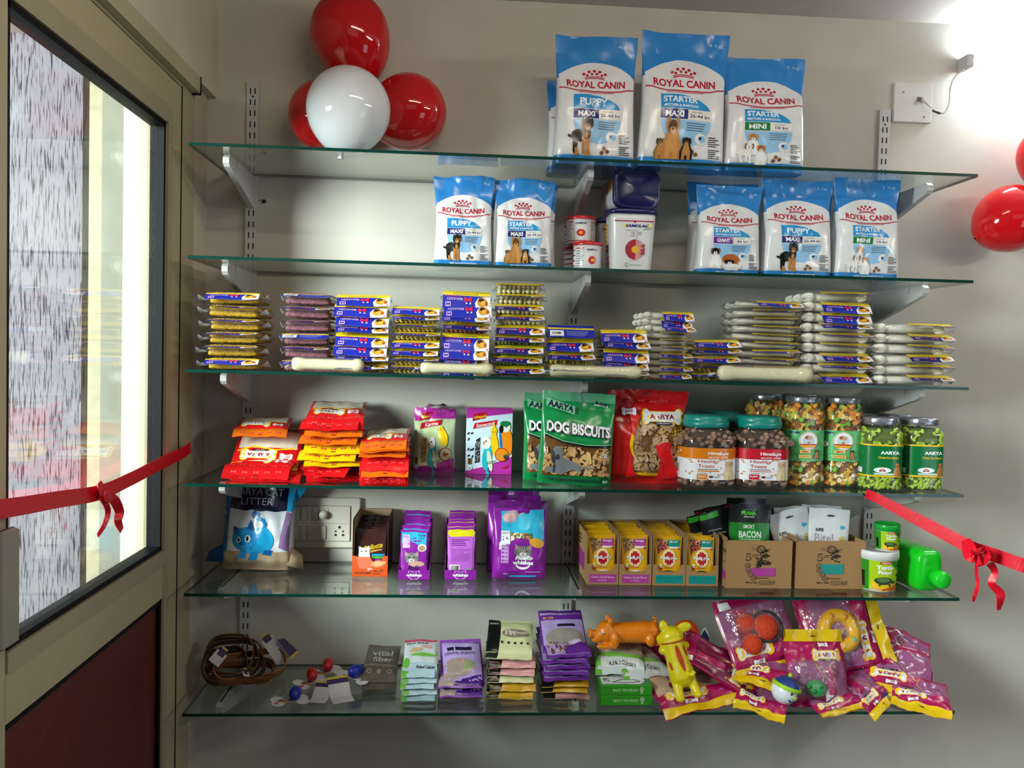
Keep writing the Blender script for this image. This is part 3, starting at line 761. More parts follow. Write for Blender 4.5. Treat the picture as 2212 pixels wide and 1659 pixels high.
r1, h1 = tin(1241, 1304, 521, 585, -.270, ST[1], 'red lidded powder tin at the front of the lower row', .2)
tin(1221, 1284, 531, 582, -.185, ST[1], 'red lidded powder tin low down, behind the front one', .9)
tin(1226, 1290, 465, 524, -.232, ST[1] + h1 + .001, 'red lidded powder tin on top with a red and yellow disc', -.12)
tin(1223, 1286, 482, 535, -.15, ST[1] + h1 + .001, 'red lidded powder tin on top, tucked at the back', .5)
# ================================================================== third shelf: stacks of chew packs
CARD = film('#1f2aa0', bump=.08); CARDP = film('#2c2478', bump=.08); STRIP = film('#e3c81c', bump=.05); CWHT = film('#e4e4ea', bump=.05); MRED = film('#cf2448', bump=.02)
YST = mat('#b38c12', rough=.8, bump=1.0, scale=260, var=.35); PST = mat('#8a5660', rough=.8, bump=1.0, scale=260, var=.3); PALE = mat('#d9cda2', rough=.6, bump=.3, scale=90, var=.12)
YEND = mat('#c0a446', rough=.7, bump=.5, scale=200, var=.25); PEND = mat('#8d4a52', rough=.7, bump=.5, scale=200, var=.25); GST = mat('#4f7a3a', rough=.7, bump=.5, scale=200, var=.25); HOLE = mat('#5b4418', rough=.9)
RAW = mat('#f2eee0', rough=.5, bump=.25, scale=60, var=.06); BROWN = mat('#6a4a25', rough=.8, bump=.5, scale=200, var=.3)
WRAP = clear('wrap', (.99, .99, .99), rough=.10, refl=1.4, haze=.08, hazecol=(.85, .86, .88), bump=.5, bscale=55); WRAPW = clear('wrap_ear', (.93, .94, .97), rough=.12, refl=1.6, haze=.38, hazecol=(.8, .82, .88), bump=.4, bscale=60)


def card_art(kind):
    A = Art(); A.rect(.0, .84, 1, 1, STRIP)
    for k in range(12): A.rect(.22 + .045 * k, .90, .25 + .045 * k, .95, DGRY)
    if kind == 'back':
        A.rect(.04, .1, .34, .70, CWHT); barecode(A, .07, .2, .3, .55); A.lines(.4, .2, .95, .7, 5, film('#8f93c9'), 3, .3)
    else:
        A.poly([(.70, .0), (1, 0), (1, .80), (.86, .80), (.74, .70), (.68, .40)], CWHT)
        A.el(.83, .47, .105, .30, film('#c78a2c')); A.el(.81, .60, .06, .13, film('#3a2716')); A.el(.85, .42, .055, .14, film('#e0a63d')); A.el(.92, .38, .035, .16, RUST); A.el(.80, .64, .012, .03, BLK); A.el(.96, .1, .02, .05, MRED)
        A.text('M', .53, .60, .15, .30, MRED, bold=.03, rot=180); A.text('MAHADEV', .25, .60, .34, .17, film('#b7a3d8'), bold=.02, rot=180)
        A.text('PET PRODUCTS', .22, .78, .34, .06, MRED, rot=180); A.el(.50, .36, .018, .05, CWHT); A.el(.58, .36, .018, .05, CWHT)
        A.rect(.06, .10, .17, .40, film('#d8a7cf')); A.text('M', .115, .25, .08, .18, CARD, bold=.05, rot=180)
    return A


def chew_parts(kind, w, l, t, seed, ear=.005):
    R = random.Random(seed); m = MB(); X0 = -w / 2
    if kind in ('ridgeY', 'ridgeP'):
        ms = YST if kind == 'ridgeY' else PST
        for r in range(2):
            for k in range(7):
                y = l * (.06 + .145 * k) ; zc = t * (.27 + .46 * r); m.tube([(w * (-.47 + .94 * q / 22), y + R.uniform(-.0006, .0006), zc + R.uniform(-.0006, .0006)) for q in range(23)], lambda f, k=k, r=r: t * .25 * (.88 + .2 * nz(f * 19, k * 3.1, r * 5 + seed)) * (1 if .01 < f < .99 else .7), ms, n=9)
    elif kind in ('endY', 'endP', 'endW', 'endG'):
        ms = {'endY': YEND, 'endP': PEND, 'endW': PALE, 'endG': GST}[kind]; n = 9 if kind != 'endG' else 12; r = w / (n * 2.15)
        rows = max(1, int(t / (2.0 * r) + .25)); rr = min(r, t / (2.05 * rows))
        for q in range(rows):
            for k in range(n):
                x = X0 + w * .04 + (k + .5 + .18 * (q % 2)) * (w * .90 / n); zc = rr * 1.03 + q * 2.02 * rr; y0 = R.uniform(0, .006)
                m.tube([(x, y0, zc), (x, l * .5, zc), (x, l * .96, zc)], rr * .97, ms, n=10)
                M = Matrix.Translation((x, y0 - .0003, zc)) @ Matrix.Rotation(pi / 2, 4, 'X'); m.lathe([(rr * .45, 0), (.0001, 0.0002)], HOLE if kind != 'endW' else PALE, 8, M=M)
    elif kind in ('twistW', 'twistP'):
        ms = PALE if kind == 'twistW' else PST
        for k in range(7):
            x = X0 + w * (.08 + .14 * k)
            for q in range(5): m.ell((x + R.uniform(-.001, .001), .008 + q * l * .2, t * .5), (w * .068, l * .12, t * .46), ms if q % 2 == 0 or kind == 'twistW' else PALE, n=10, k=6)
            m.tube(arc3(x, -.002, t * .5, w * .035), .0022, YEND if kind == 'twistW' else PALE, n=6)
    elif kind == 'knot':
        for k in range(3):
            y = l * (.14 + .32 * k); m.tube([(-w * .40, y, t * .5), (w * .40, y, t * .5)], lambda q: t * .42, RAW, n=12)
            for sx in (-1, 1):
                for dy in (-1, 1): m.ell((sx * w * .42, y + dy * t * .28, t * .5), (w * .095, t * .45, t * .50), RAW, n=12, k=8)
    else:                                                        # pressed bone lying crosswise
        for k in range(2):
            y = l * (.2 + .46 * k)
            m.loft([[(x, y + a * l * .2 * g, t * .5 + b_ * t * .44 * g) for a, b_ in [(cos(q * pi / 6), sin(q * pi / 6)) for q in range(12)]] for x, g in ((-w * .49, .5), (-w * .46, .9), (-w * .38, 1.0), (-w * .3, .85), (-w * .1, .78), (w * .1, .78), (w * .3, .85), (w * .38, 1), (w * .46, .9), (w * .49, .5))], RAW)
    wr = MB()

    def F(s):
        return lambda u, v: ((u - .5) * w * 1.04, -.004 + (l + .01) * v, t * .5 + s * (t * .515 * max(0, (1 - abs(2 * u - 1) ** 6)) ** .4 * max(0, 1 - abs(2 * v - 1) ** 6) ** .4 + .0004 + .0008 * nz(u * 5, v * 5, seed + s)))
    wr.grid(F(1), 12, 8, WRAP); wr.grid(F(-1), 12, 8, WRAP)
    for sx in (-1, 1):
        a = w * .52 * sx; wr.add([(a, .002, t * .3), (a + sx * ear * .8, -.010, t * .75), (a + sx * ear, .012, t * .2), (a, .03, t * .4), (a + sx * ear * .6, .03, t * .55)], [(0, 1, 2), (0, 2, 3), (2, 4, 3)], WRAPW)
    return m.mesh('chew_sticks'), wr.mesh('clear_wrapper')


def arc3(x, y, z, r): return [(x + r * cos(2 * pi * k / 8), y, z + r * sin(2 * pi * k / 8)) for k in range(9)]


def card_mesh(w, t, ang, fl, kind, base=CARD, cw=1.0, off=0.0, tab=True):
    m = MB(); ca, sa = cos(ang), sin(ang)

    def f(u, v, e=0.0):                                          # v=1 hinge at the pack's front edge, v=0 free edge
        s = (1 - v) * fl; b_ = .0012 * sin(u * 7) * (1 - v); return (off + (u - .5) * w * cw, -.0055 - s * ca - e * sa, t * .80 - s * sa + e * ca + b_)
    m.grid(lambda u, v: f(u, v, .0002), 10, 3, base); m.grid(lambda u, v: f(1 - u, v, -.0004), 10, 3, film('#b9b4a4', bump=.05))
    if tab: m.grid(lambda u, v: (off + (u - .5) * w * cw, -.0055 + v * .014, t * (.80 + .22 * v)), 8, 2, base if kind != 'front' else STRIP)
    card_art(kind).put(m, f, L=.12, e0=.0005); return m.mesh('header_card')


ORDN = ['topmost', 'second', 'third', 'fourth', 'fifth', 'sixth', 'seventh', 'eighth', 'ninth', 'tenth', 'eleventh']


def stack(x0, x1, yt, n, kinds, desc, angs, ear=.005, fl=.030, cw=1.0, off=0.0, Y=-.305, base=CARD, backs=(), seed=1, l=.15, tilt=0.0):
    R = random.Random(seed * 7 + 1); yb = 800 + (x0 - 400) * .0266; a, b_ = at(x0, yb, Y), at(x1, yb, Y); cx = (a.x + b_.x) / 2; w = (b_.x - a.x) * .975
    H = at((x0 + x1) / 2, yt, Y).z - ST[2]; t = H / n * .97; cache = {}
    for i in range(n):                                           # from the top down
        k = kinds[i % len(kinds)] if len(kinds) < n else kinds[i]
        if k not in cache: cache[k] = chew_parts(k, w * .97, l, t * .94, seed, ear)
        ang = math.radians(angs[i % len(angs)]); back = i in backs; ck = ('card', ang, back)
        if ck not in cache: cache[ck] = card_mesh(w, t, ang, fl, 'back' if back else 'front', base, cw, off * w, k[:3] != 'rid')
        o = empty('chew_pack', (cx + R.uniform(-.004, .004), Y + R.uniform(-.004, .004), ST[2] + .0006 + (n - 1 - i) * H / n), (tilt, R.uniform(-.022, .022), R.uniform(-.07, .07)),
                  label='%s pack %sin the %s' % (ORDN[i], 'down ' if i else '', desc), cat='dog chew pack', group=desc)
        ob('chew_sticks', cache[k][0], o); ob('clear_wrapper', cache[k][1], o); ob('header_card', cache[ck], o)


stack(446, 563, 628, 6, ['ridgeY'], 'stack of crumbly yellow chew sticks nearest the door', [38, 8, 12, 12, 10, 30], ear=.026, seed=1, fl=.028)
stack(606, 711, 630, 6, ['ridgeP'], 'stack of crumbly purple chew sticks', [22, 14, 8, 30, 12, 24], ear=.007, seed=2, fl=.024, backs=(0, 3))
stack(722, 838, 636, 8, ['endY'], 'stack of blue cards beside the purple chew sticks', [55, 62, 60, 35, 62, 58, 25, 18], seed=3, fl=.033)
stack(844, 948, 662, 8, ['endY'], 'stack of yellow stick ends between two blue card stacks', [48, 22, 10, 14, 40, 34, 12, 10], seed=4, fl=.026)
stack(952, 1057, 629, 8, ['endP', 'endP', 'endY', 'endP'], 'stack with the largest blue cards and purple stick ends', [80, 62, 30, 20, 74, 60, 72, 50], seed=5, fl=.042)
stack(1066, 1173, 612, 9, ['endW', 'endW', 'endW', 'endW', 'endG', 'endG', 'endG', 'endG', 'endG'], 'tallest stack, pale round stick ends over green ones', [4, 12, 30, 26, 55, 30, 40, 30, 34], seed=6, fl=.026, base=CARDP)
stack(1179, 1280, 703, 4, ['twistW', 'endY', 'endY', 'endY'], 'low stack of pale twists with a price sticker', [50, 55, 26, 14], seed=7, fl=.034, backs=(0,), tilt=.0)
stack(1296, 1396, 712, 5, ['twistP', 'endP', 'endP', 'endP', 'endP'], 'low stack of purple twists', [60, 34, 62, 44, 20], seed=8, fl=.034)
stack(1388, 1490, 673, 10, ['knot'], 'stack of white knotted bones beside the purple twists', [55, 58, 30, 10, 6, 10, 22, 12, 18, 24], seed=9, fl=.028, cw=.66, off=.20)
stack(1494, 1596, 734, 5, ['endY', 'pressed', 'pressed', 'endY', 'endY'], 'low dark stack of blue cards between white bones', [42, 22, 30, 12, 14], seed=10, fl=.026)
stack(1582, 1722, 650, 10, ['pressed'], 'stack of long white bones with yellow card edges', [36, 10, 6, 8, 4, 8, 14, 8, 10, 12], seed=11, fl=.022, cw=.72, off=.15)
stack(1732, 1876, 630, 9, ['knot'], 'tallest stack of white knotted bones', [8, 58, 62, 24, 12, 10, 34, 16, 40], seed=12, fl=.030, cw=.76, off=.11)
stack(1886, 2046, 698, 6, ['knot'], 'stack of white bones at the far shelf end', [8, 30, 14, 36, 8, 22], ear=.022, seed=13, fl=.024, cw=.60, off=.24, base=CARDP)

PRESS = mat('#d9d1a9', rough=.45, bump=.2, scale=40, var=.06)
for x0, x1, yt, yb, lb in ((630, 785, 772, 801, 'white pressed rawhide bone lying before the purple chew sticks'), (908, 1065, 783, 808, 'white pressed rawhide bone lying before the largest blue cards'),
                           (1188, 1386, 788, 818, 'long white rawhide bone lying before the two low stacks'), (1552, 1756, 790, 827, 'thickest white rawhide bone lying before the long white bones')):
    cx, w, h = stand(x0, x1, yt, yb, -.335, 2); o = empty('rawhide_bone', (cx, -.328, ST[2] + .0005), (0, 0, 0), label=lb, cat='rawhide bone', group='rawhide bones along the shelf front')
    m = MB(); sec = [(cos(q * pi / 8), sin(q * pi / 8)) for q in range(16)]
    m.loft([[(x * w, a * .017 * g, h * .5 + (abs(b_) ** .7 * (1 if b_ > 0 else -1)) * h * .47 * g) for a, b_ in sec] for x, g in ((-.5, .35), (-.49, .75), (-.46, .95), (-.42, 1), (-.37, .95), (-.33, .82), (-.15, .8), (.15, .8), (.33, .82), (.37, .95), (.42, 1), (.46, .95), (.49, .75), (.5, .35))], PRESS); ob('rawhide', m, o)
    m = MB(); m.loft([[(x * w, a * .0185 * g, h * .5 + b_ * h * .5 * g) for a, b_ in sec] for x, g in ((-.515, .3), (-.49, .9), (-.4, 1.03), (0, .98), (.4, 1.03), (.49, .9), (.515, .3))], WRAP, cap=False)
    for sx in (-1, 1): m.add([(sx * w * .51, 0, h * .5), (sx * w * .62, -.008, h * .15), (sx * w * .64, .006, h * .05), (sx * w * .58, .004, h * .5)], [(0, 1, 2), (0, 2, 3)], WRAPW)
    ob('clear_wrapper', m, o)


# ================================================================== flat packets
def pouch_fn(w, l, t, seed, droop=.6, flap=.2, wr=.003, back=.06):
    def S(u, v, side=1, e=0.0):
        a = 2 * u - 1; vv = min(1, max(0, (v - back) / (1 - flap - back)))
        th = t / 2 * max(0, 1 - abs(a) ** 3.5) ** .6 * max(0, 1 - abs(2 * vv - 1) ** 3) ** .6 if 0 < vv < 1 else 0
        y = l / 2 - l * min(v, 1 - flap); z = t / 2; s = max(0, v - 1 + flap) * l; q = flap * l
        if s > 0: ang = droop * min(1, .3 + s / q); y -= s * cos(ang); z -= s * sin(ang) * (.6 + .4 * s / q)
        z += wr * (nz(u * 3, v * 3.5, seed) + .5 * nz(u * 8, v * 5, seed + 4)) + side * (th + .0004 + e) - .006 * a * a * (seed % 1 - .3)
        return (a * w / 2, y, z)
    return S


def pouch_mesh(name, S, bands, art, under, nv=22, L=.10, e0=.0008):
    m = MB(); v0 = 0; us = [k / 20 for k in range(21)]
    for top, mt in bands:
        n = max(2, int(nv * (top - v0))); m.grid(lambda u, v: S(1 - u, v, 1), 0, 0, mt, us=us, vs=[v0 + (top - v0) * k / n for k in range(n + 1)]); v0 = top
    m.grid(lambda u, v: S(u, v, -1), 0, 0, under, us=us, vs=[k / nv for k in range(nv + 1)])
    if art: art.put(m, lambda u, v, e: S(u, 1 - v, 1, e), L=L, e0=e0)
    return m.mesh(name)


# ================================================================== fourth shelf
RP = film('#d0141a', bump=.25); ORG = film('#dd6a12', bump=.2); YFL = film('#eebb10', bump=.15); RTXT = film('#8f1230', bump=.05); RLT = film('#e04a4c', bump=.1); WIN = film('#cfc3b0', bump=.4); MAR = film('#7d1216', bump=.2)
NVB = film('#20203a', bump=.05)


def aarya(A, cx, cy, w, h, rot=180, edge=YFL, txt=RTXT):
    k = -1 if rot == 180 else 1
    A.poly(bone(cx, cy, w * 1.08, h * 1.16, fat=1), edge); A.poly(bone(cx, cy, w, h, fat=1), CWHT); A.text('AARYA', cx, cy - k * h * .0, w * .66, h * .34, txt, bold=.05, rot=rot)
    A.poly([(cx - w * .22, cy - k * h * .36), (cx + w * .22, cy - k * h * .36), (cx + w * .26, cy - k * h * .56), (cx - w * .18, cy - k * h * .56)], NVB)
    A.text('Quality Assured', cx + w * .02, cy - k * h * .46, w * .34, h * .10, CWHT, rot=rot)


def chew_art(window=True):
    A = Art()
    if window: A.poly([(.06, .52), (.94, .52), (.94, .9), (.7, .95), (.06, .92)], WIN); A.el(.42, .88, .12, .05, RLT)
    A.line([(.05, .46), (.3, .55), (.62, .47), (.95, .55)], .03, YFL)
    aarya(A, .38, .38, .52, .20); A.poly(bone(.80, .36, .2, .12, fat=1), film('#f0d8da')); A.text('APP', .80, .36, .12, .06, RTXT, bold=.03, rot=180)
    for k in range(6): A.poly(bone(.1 + .16 * k, .20 + .02 * (k % 2), .08, .035), RLT)
    for k in range(5): A.poly(bone(.16 + .17 * k, .09, .08, .035), RLT)
    A.el(.5, .045, .05, .008, MAR); return A


def red_pack(kind, seed, w, l, t, droop):
    k = ('red', kind, seed, w, l, t, droop)
    if k not in GL:
        S = pouch_fn(w, l, t, seed, droop, .24, .0035); fl = {'r': RP, 'o': ORG, 'y': YFL}[kind]
        GL[k] = pouch_mesh('dog_treat_packet', S, [(.06, MAR), (.70, RP), (.76, RP), (1, fl)], chew_art(), RP if kind != 'y' else YFL)
    return GL[k]


def red(cx, Y, z, kind, seed, rot, label, grp, w=.165, l=.2, t=.018, droop=.5):
    ob('dog_treat_packet', red_pack(kind, seed, w, l, t, droop), loc=(cx, Y, z), rot=rot, label=label, cat='dog treat packet', group=grp)


Z4 = ST[3]; xa = at(568, 1000, -.25).x
GA = 'red dog treat packets nearest the door'
red(xa + .012, -.20, Z4 + .004, 'r', 1.2, (0, 0, .05), 'lowest plain red treat packet in the pile nearest the door', GA, .178, .21, .02, .35)
red(xa - .004, -.195, Z4 + .027, 'r', 2.3, (.04, 0, -.10), 'plain red treat packet drooping under the tilted bone badge packet', GA, .178, .21, .02, .65)
red(xa - .002, -.185, Z4 + .060, 'y', 3.6, (.62, .03, .06), 'large tilted red packet with white bone badge and yellow flap', GA, .176, .19, .016, .9)
red(xa - .028, -.13, Z4 + .124, 'o', 4.4, (.14, 0, .10), 'small red packet lying on top of the pile nearest the door', GA, .142, .18, .018, .3)
xb = at(714, 1000, -.23).x; GB = 'tall pile of red treat packets'
spec = [('r', .30, .20, 'lowest'), ('r', .45, -.28, 'second from bottom'), ('y', .30, .10, 'third from bottom'), ('y', .45, -.06, 'fourth from bottom'), ('y', .5, .06, 'fifth from bottom'), ('o', .4, -.04, 'sixth from bottom'), ('o', .4, .05, 'seventh from bottom'), ('r', .45, -.03, 'second from top'), ('r', .6, .05, 'topmost')]
for k, (kd, dr, rz, nm) in enumerate(spec):
    red(xb + .003 * (-1) ** k, -.175 + .004 * k, Z4 + .003 + k * .0205, kd, 5.1, (.03 if k < 8 else .22, 0, rz), nm + ' red packet in the tall pile of dog treat packets', GB, .155, .2, .017, dr)
xc = at(832, 1000, -.23).x; GC = 'low pile of red treat packets beside the seed bag'
spec = [('r', .5), ('r', .9), ('o', .5), ('r', .8), ('r', .9), ('o', .3), ('o', .3), ('o', .35)]
nm = ['lowest', 'second from bottom', 'third from bottom', 'fourth from bottom', 'fourth from top', 'third from top', 'second from top', 'topmost']
for k, (kd, dr) in enumerate(spec):
    red(xc + .002 * (-1) ** k, -.19, Z4 + .003 + k * .0148, kd, 15.3, (.02 if k < 7 else .12, -.06 if k > 5 else 0, .02 * (-1) ** k), nm[k] + ' red packet in the low pile by the bird seed bag', GC, .124, .2, .0128, dr)

# ---- bird food
MAG = film('#b02a9a', bump=.15); LIME = film('#b9c79a', bump=.2); SKY = film('#c9dcec', bump=.05); TURQ = film('#22b3c4', bump=.05); ORB = film('#ee8a14', bump=.05); BYEL = film('#f0c21a', bump=.05); DRED = film('#a8141f', bump=.05)


def budgie(A, cx, cy, s, c):
    A.rot_el(cx, cy - .14 * s, .10 * s, .2 * s, -10, c); A.el(cx - .01 * s, cy + .08 * s, .09 * s, .1 * s, PWHT); A.rot_el(cx + .06 * s, cy - .2 * s, .05 * s, .17 * s, 15, film('#d5d9c4')); A.el(cx - .03 * s, cy + .1 * s, .014 * s, .016 * s, BLK); A.el(cx - .07 * s, cy + .07 * s, .02 * s, .03 * s, GOLD); A.rot_el(cx + .02 * s, cy - .38 * s, .03 * s, .1 * s, 25, c)


def seed_art(box):
    A = Art()
    if box:
        A.rect(0, 0, 1, 1, SKY); A.poly([(0, .84), (0, 1), (1, 1), (1, .93)], MAG); A.poly([(0, 0), (1, 0), (1, .27), (.5, .13), (0, .045)], MAG); A.line([(0, .05), (.5, .14), (1, .28)], .012, TW)
    else: A.poly([(.02, .02), (.98, .02), (.98, .24), (.5, .14), (.02, .09)], MAG); A.poly([(.02, .80), (.98, .88), (.98, 1), (.02, 1)], MAG)
    A.poly([(.13, .80), (.42, .85), (.45, .94), (.30, .93), (.15, .90)], DRED); A.text('vitapol', .29, .865, .26, .06, BYEL, bold=.02, rot=6)
    A.poly([(.14, .68), (.66, .75), (.68, .83), (.18, .77)], RD); A.text('Stonecznik' if box else 'Karma', .42, .755, .42 if box else .32, .055, TW, bold=.01, shear=.25, rot=7)
    A.poly([(.20, .16), (.31, .18), (.31, .56), (.22, .52), (.22, .47), (.20, .46)], film('#2e2e33') if box else film('#8a5a3a'))
    R = random.Random(5)
    for k in range(26): A.rot_el(R.uniform(.215, .295), R.uniform(.2, .5), .008, .022, R.uniform(0, 180), film('#8d8d92') if box else film('#c79a6a'), n=8)
    for k in range(8 if box else 0): A.rot_el(R.uniform(.04, .16), R.uniform(.25, .62), .012, .03, R.uniform(100, 160), BLK, n=8)
    budgie(A, .46, .40, 1.0 if box else .9, TURQ)
    if box:
        A.rot_el(.62, .46, .08, .20, 12, BYEL); A.el(.60, .66, .07, .06, BYEL); A.poly([(.56, .7), (.64, .7), (.60, .80)], BYEL); A.el(.58, .64, .016, .014, film('#e0501a')); A.el(.64, .645, .01, .008, BLK)
        A.rot_el(.88, .50, .13, .22, 8, ORB); A.rot_el(.76, .48, .03, .2, 10, film('#1a6fb0')); A.el(.84, .72, .12, .08, PWHT); A.el(.84, .77, .11, .045, GRN); A.el(.76, .69, .05, .06, BLK); A.el(.87, .72, .012, .01, BLK)
    else: A.rot_el(.72, .56, .10, .15, 35, BYEL); A.el(.66, .67, .06, .055, BYEL); A.poly([(.60, .66), (.62, .69), (.57, .675)], RUST); A.el(.655, .68, .012, .01, BLK)
    A.el(.78, .30, .15, .105, DRED); A.el(.78, .30, .135, .092, ORB if box else film('#d8c9a0'))
    if box: A.el(.72, .28, .05, .035, GOLD); A.poly([(.8, .28), (.92, .33), (.88, .25)], GRN); A.el(.87, .26, .05, .03, film('#3a3a3a'))
    else:
        for k in range(6): A.rot_el(.74 + .018 * k, .29 + .01 * (k % 3), .012, .04, 20 * k, RUST, n=8)
    A.line([(.45, .175), (.66, .21)], .008, DGRY); A.line([(.47, .155), (.7, .19)], .008, DGRY); A.poly([(.75, .10), (.86, .09), (.95, .16), (.86, .12)], RD); A.rect(.05, .15, .12, .24, film('#5a4420')); A.el(.095, .09, .045, .032, TW); A.el(.095, .09, .02, .014, TURQ)
    A.text('Net Wt. (500g)', .5, .05, .22, .014, BLK); return A


cx, w, h, Y = foot(890, 982, 884, 1022, 3)
S = bag_fn(w, h, .075, 21.3, seal=.90, wr=.007, wave=.012, pinch=.05, p=4)
o = bag('bird_seed_bag', S, [(.08, MAG), (.84, LIME), (1, MAG)], seed_art(False), (cx, Y + .038, Z4), seal=.90, label='crumpled purple and green bird seed bag with budgie and yellow bird', cat='bird seed bag')
m = MB(); m.loft([[(x, y + .012 * sin(x * 70), h * .97 + z + .006 * sin(x * 90 + y * 60)) for x, z in ((-w * .34, 0), (-w * .15, .014), (w * .05, .010), (w * .2, .016), (w * .44, .002))] for y in (-.002, .012, .03, .042)], MAG, cap=False, closed=False); ob('folded_top', m, o)
cx, w, h, Y = foot(1005, 1104, 882, 1024, 3)
o = empty('bird_seed_box', (cx, Y, Z4), label='pink and pale blue bird seed box with a parrot and sunflower seed window', cat='bird seed box')
m = MB(); m.box(-w / 2, 0, 0, w / 2, .058, h, film('#c9d6e4', bump=.03)); m.add([(-w / 2, .0, h + .0003), (w / 2, 0, h + .0003), (w / 2, .058, h + .0003), (-w / 2, .058, h + .0003)], [(0, 1, 2, 3)], MAG, smooth=False)
seed_art(True).put(m, lambda u, v, e: ((u - .5) * w, -e, v * h), L=9, e0=.0003); ob('carton', m, o); ob('tuck_flap', MB().box(-w * .46, -.0004, h - .004, w * .46, .056, h + .0012, film('#9c2a86', bump=.03)), o)

# ---- green biscuit bags and the red one
GB1 = film('#0b8a4a', bump=.3); GB2 = film('#0a6c3c', bump=.2); BIS = film('#cfa064', bump=.3, rough=.4); BISD = film('#6e4a24', bump=.2); BISL = film('#dcb47c', bump=.2)


def biscuits(A, x0, y0, x1, y1, n, seed, asp=1.0, cols=None, sz=.1):
    R = random.Random(seed); cols = cols or [BIS, BISL]
    for k in range(n):
        x, y = R.uniform(x0, x1), R.uniform(y0, y1); a = R.uniform(0, pi); s = sz * R.uniform(.8, 1.15)
        P = bone(0, 0, s, s * .55, 4) if k % 3 else [(s * .38 * 1.0 * (sin(q) ** 3), s * .028 * (13 * cos(q) - 5 * cos(2 * q) - 2 * cos(3 * q) - cos(4 * q))) for q in [2 * pi * j / 16 for j in range(16)]]
        c = cols[k % len(cols)]
        A.poly([(min(x1, max(x0, x + (p * cos(a) - q * sin(a)) * 1.06 + .004)), min(y1, max(y0, y - .004 + (p * sin(a) + q * cos(a)) * asp * 1.06))) for p, q in P], BISD)
        A.poly([(min(x1, max(x0, x + p * cos(a) - q * sin(a))), min(y1, max(y0, y + (p * sin(a) + q * cos(a)) * asp))) for p, q in P], c)


def greenbag_art():
    A = Art(); A.poly([(.04, .09), (.96, .12), (.97, .43), (.6, .42), (.3, .45), (.04, .52)], BISD); biscuits(A, .05, .11, .95, .415, 62, 4, .85, sz=.14)
    A.line([(.04, .53), (.3, .46), (.6, .43), (.97, .445)], .018, BLK); A.line([(.04, .545), (.3, .475), (.6, .445), (.97, .46)], .007, film('#9fd8a8'))
    A.poly([(.05, .84), (.44, .76), (.44, .85), (.05, .93)], film('#7fc79a')); A.text('AARYA', .25, .845, .36, .075, NVB, bold=.05, rot=-10)
    A.text('DOG BISCUITS', .515, .60, .88, .125, NVB, bold=.05, warp=lambda x: -.02 * x); A.text('DOG BISCUITS', .50, .607, .87, .118, TW, bold=.04, warp=lambda x: -.02 * x)
    A.poly(arc(.22, .32, .08, .10), GRY); A.poly([(.16, .30), (.30, .30), (.52, .24), (.56, .14), (.45, .17), (.30, .12), (.10, .13), (.08, .18), (.18, .2)], GRY); A.line([(.5, .22), (.6, .2), (.72, .2)], .02, GRY); A.rot_el(.17, .30, .03, .08, 15, DGRY); A.el(.23, .30, .03, .03, DGRY); A.rect(.18, .13, .21, .22, DGRY)
    A.text('THE COMPLETE SNACK FOOD', .45, .055, .66, .03, NVB, bold=.03, shear=.2); A.el(.90, .055, .06, .045, BLK); A.el(.90, .055, .05, .036, GB1); A.poly(bone(.90, .055, .06, .03), TW)
    for q in range(3): A.el(.74 + .06 * q, .90 - .012 * q, .018, .02, NVB)
    A.text('AARYA PETS', .80, .868, .2, .018, TW, rot=-6); A.rect(.86, .32, .9, .36, TW); A.el(.88, .34, .012, .012, GRN); return A


cx, w, h, Y = foot(1163, 1321, 849, 1049, 3); GG = 'green dog biscuit bags'
ga = greenbag_art()


def green(x, y, hh, ry, seed, label, ww):
    bag('dog_biscuit_bag', bag_fn(ww, hh, .075, seed, seal=.90, wr=.008, wave=.01, pinch=.02, p=4, low=.7), [(.90, GB1), (1, film('#5fae82', bump=.3))], ga, (x, y, Z4), (0, ry, 0), seal=.90, label=label, cat='dog biscuit bag', group=GG, L=.045)


green(cx, Y + .04, h, .045, 31.2, 'green dog biscuit bag at the front with a grey dog', w); green(cx - .032, Y + .125, h * .98, -.01, 33.7, 'green dog biscuit bag second from the front, poking out beside it', w)
green(cx + .012, Y + .195, h * .90, .03, 35.1, 'darkest green dog biscuit bag at the very back by the red bag', w * .95)
cx, w, h, Y = foot(1318, 1482, 844, 1046, 3); A = Art()
KIB = film('#a98a68', bump=.3); KIBL = film('#b79a78', bump=.3)
A.poly([(.24, .10)] + arc(.98, .43, .74, .36, 205, 150, 12)[::1] + [(.45, .76), (.96, .76), (.96, .14), (.7, .08)], YFL)
A.poly([(.27, .13)] + arc(.98, .43, .70, .33, 205, 152, 12) + [(.47, .74), (.95, .74), (.95, .16), (.7, .11)], BISD); biscuits(A, .30, .15, .94, .73, 75, 9, .82, [KIB, KIBL], .15)
A.poly([(.28, .5), (.4, .72), (.25, .8)], RP); A.poly([(.24, .30), (.30, .14), (.36, .10), (.2, .06)], RP)
A.rot_el(.70, .36, .11, .09, 30, RP); A.rot_el(.74, .36, .06, .10, -10, film('#a80d14')); A.poly([(.58, .44), (.70, .36), (.60, .34)], RP); A.poly([(.66, .34), (.80, .34), (.84, .2), (.95, .1), (.9, .07), (.60, .05), (.64, .2)], RP); A.line([(.68, .24), (.70, .1)], .015, film('#a80d14'))
aarya(A, .68, .72, .50, .15, rot=0); A.poly(bone(.25, .77, .19, .085, fat=1), CWHT); A.text('APP', .25, .77, .11, .04, RTXT, bold=.03)
for k in range(5): A.poly(bone(.12 + .15 * k, .885 - .01 * (k % 2), .08, .025), RLT)
sa = Art(); sa.el(.48, .955, .05, .010, MAR); sa.poly(bone(.2, .92, .08, .025), RLT)
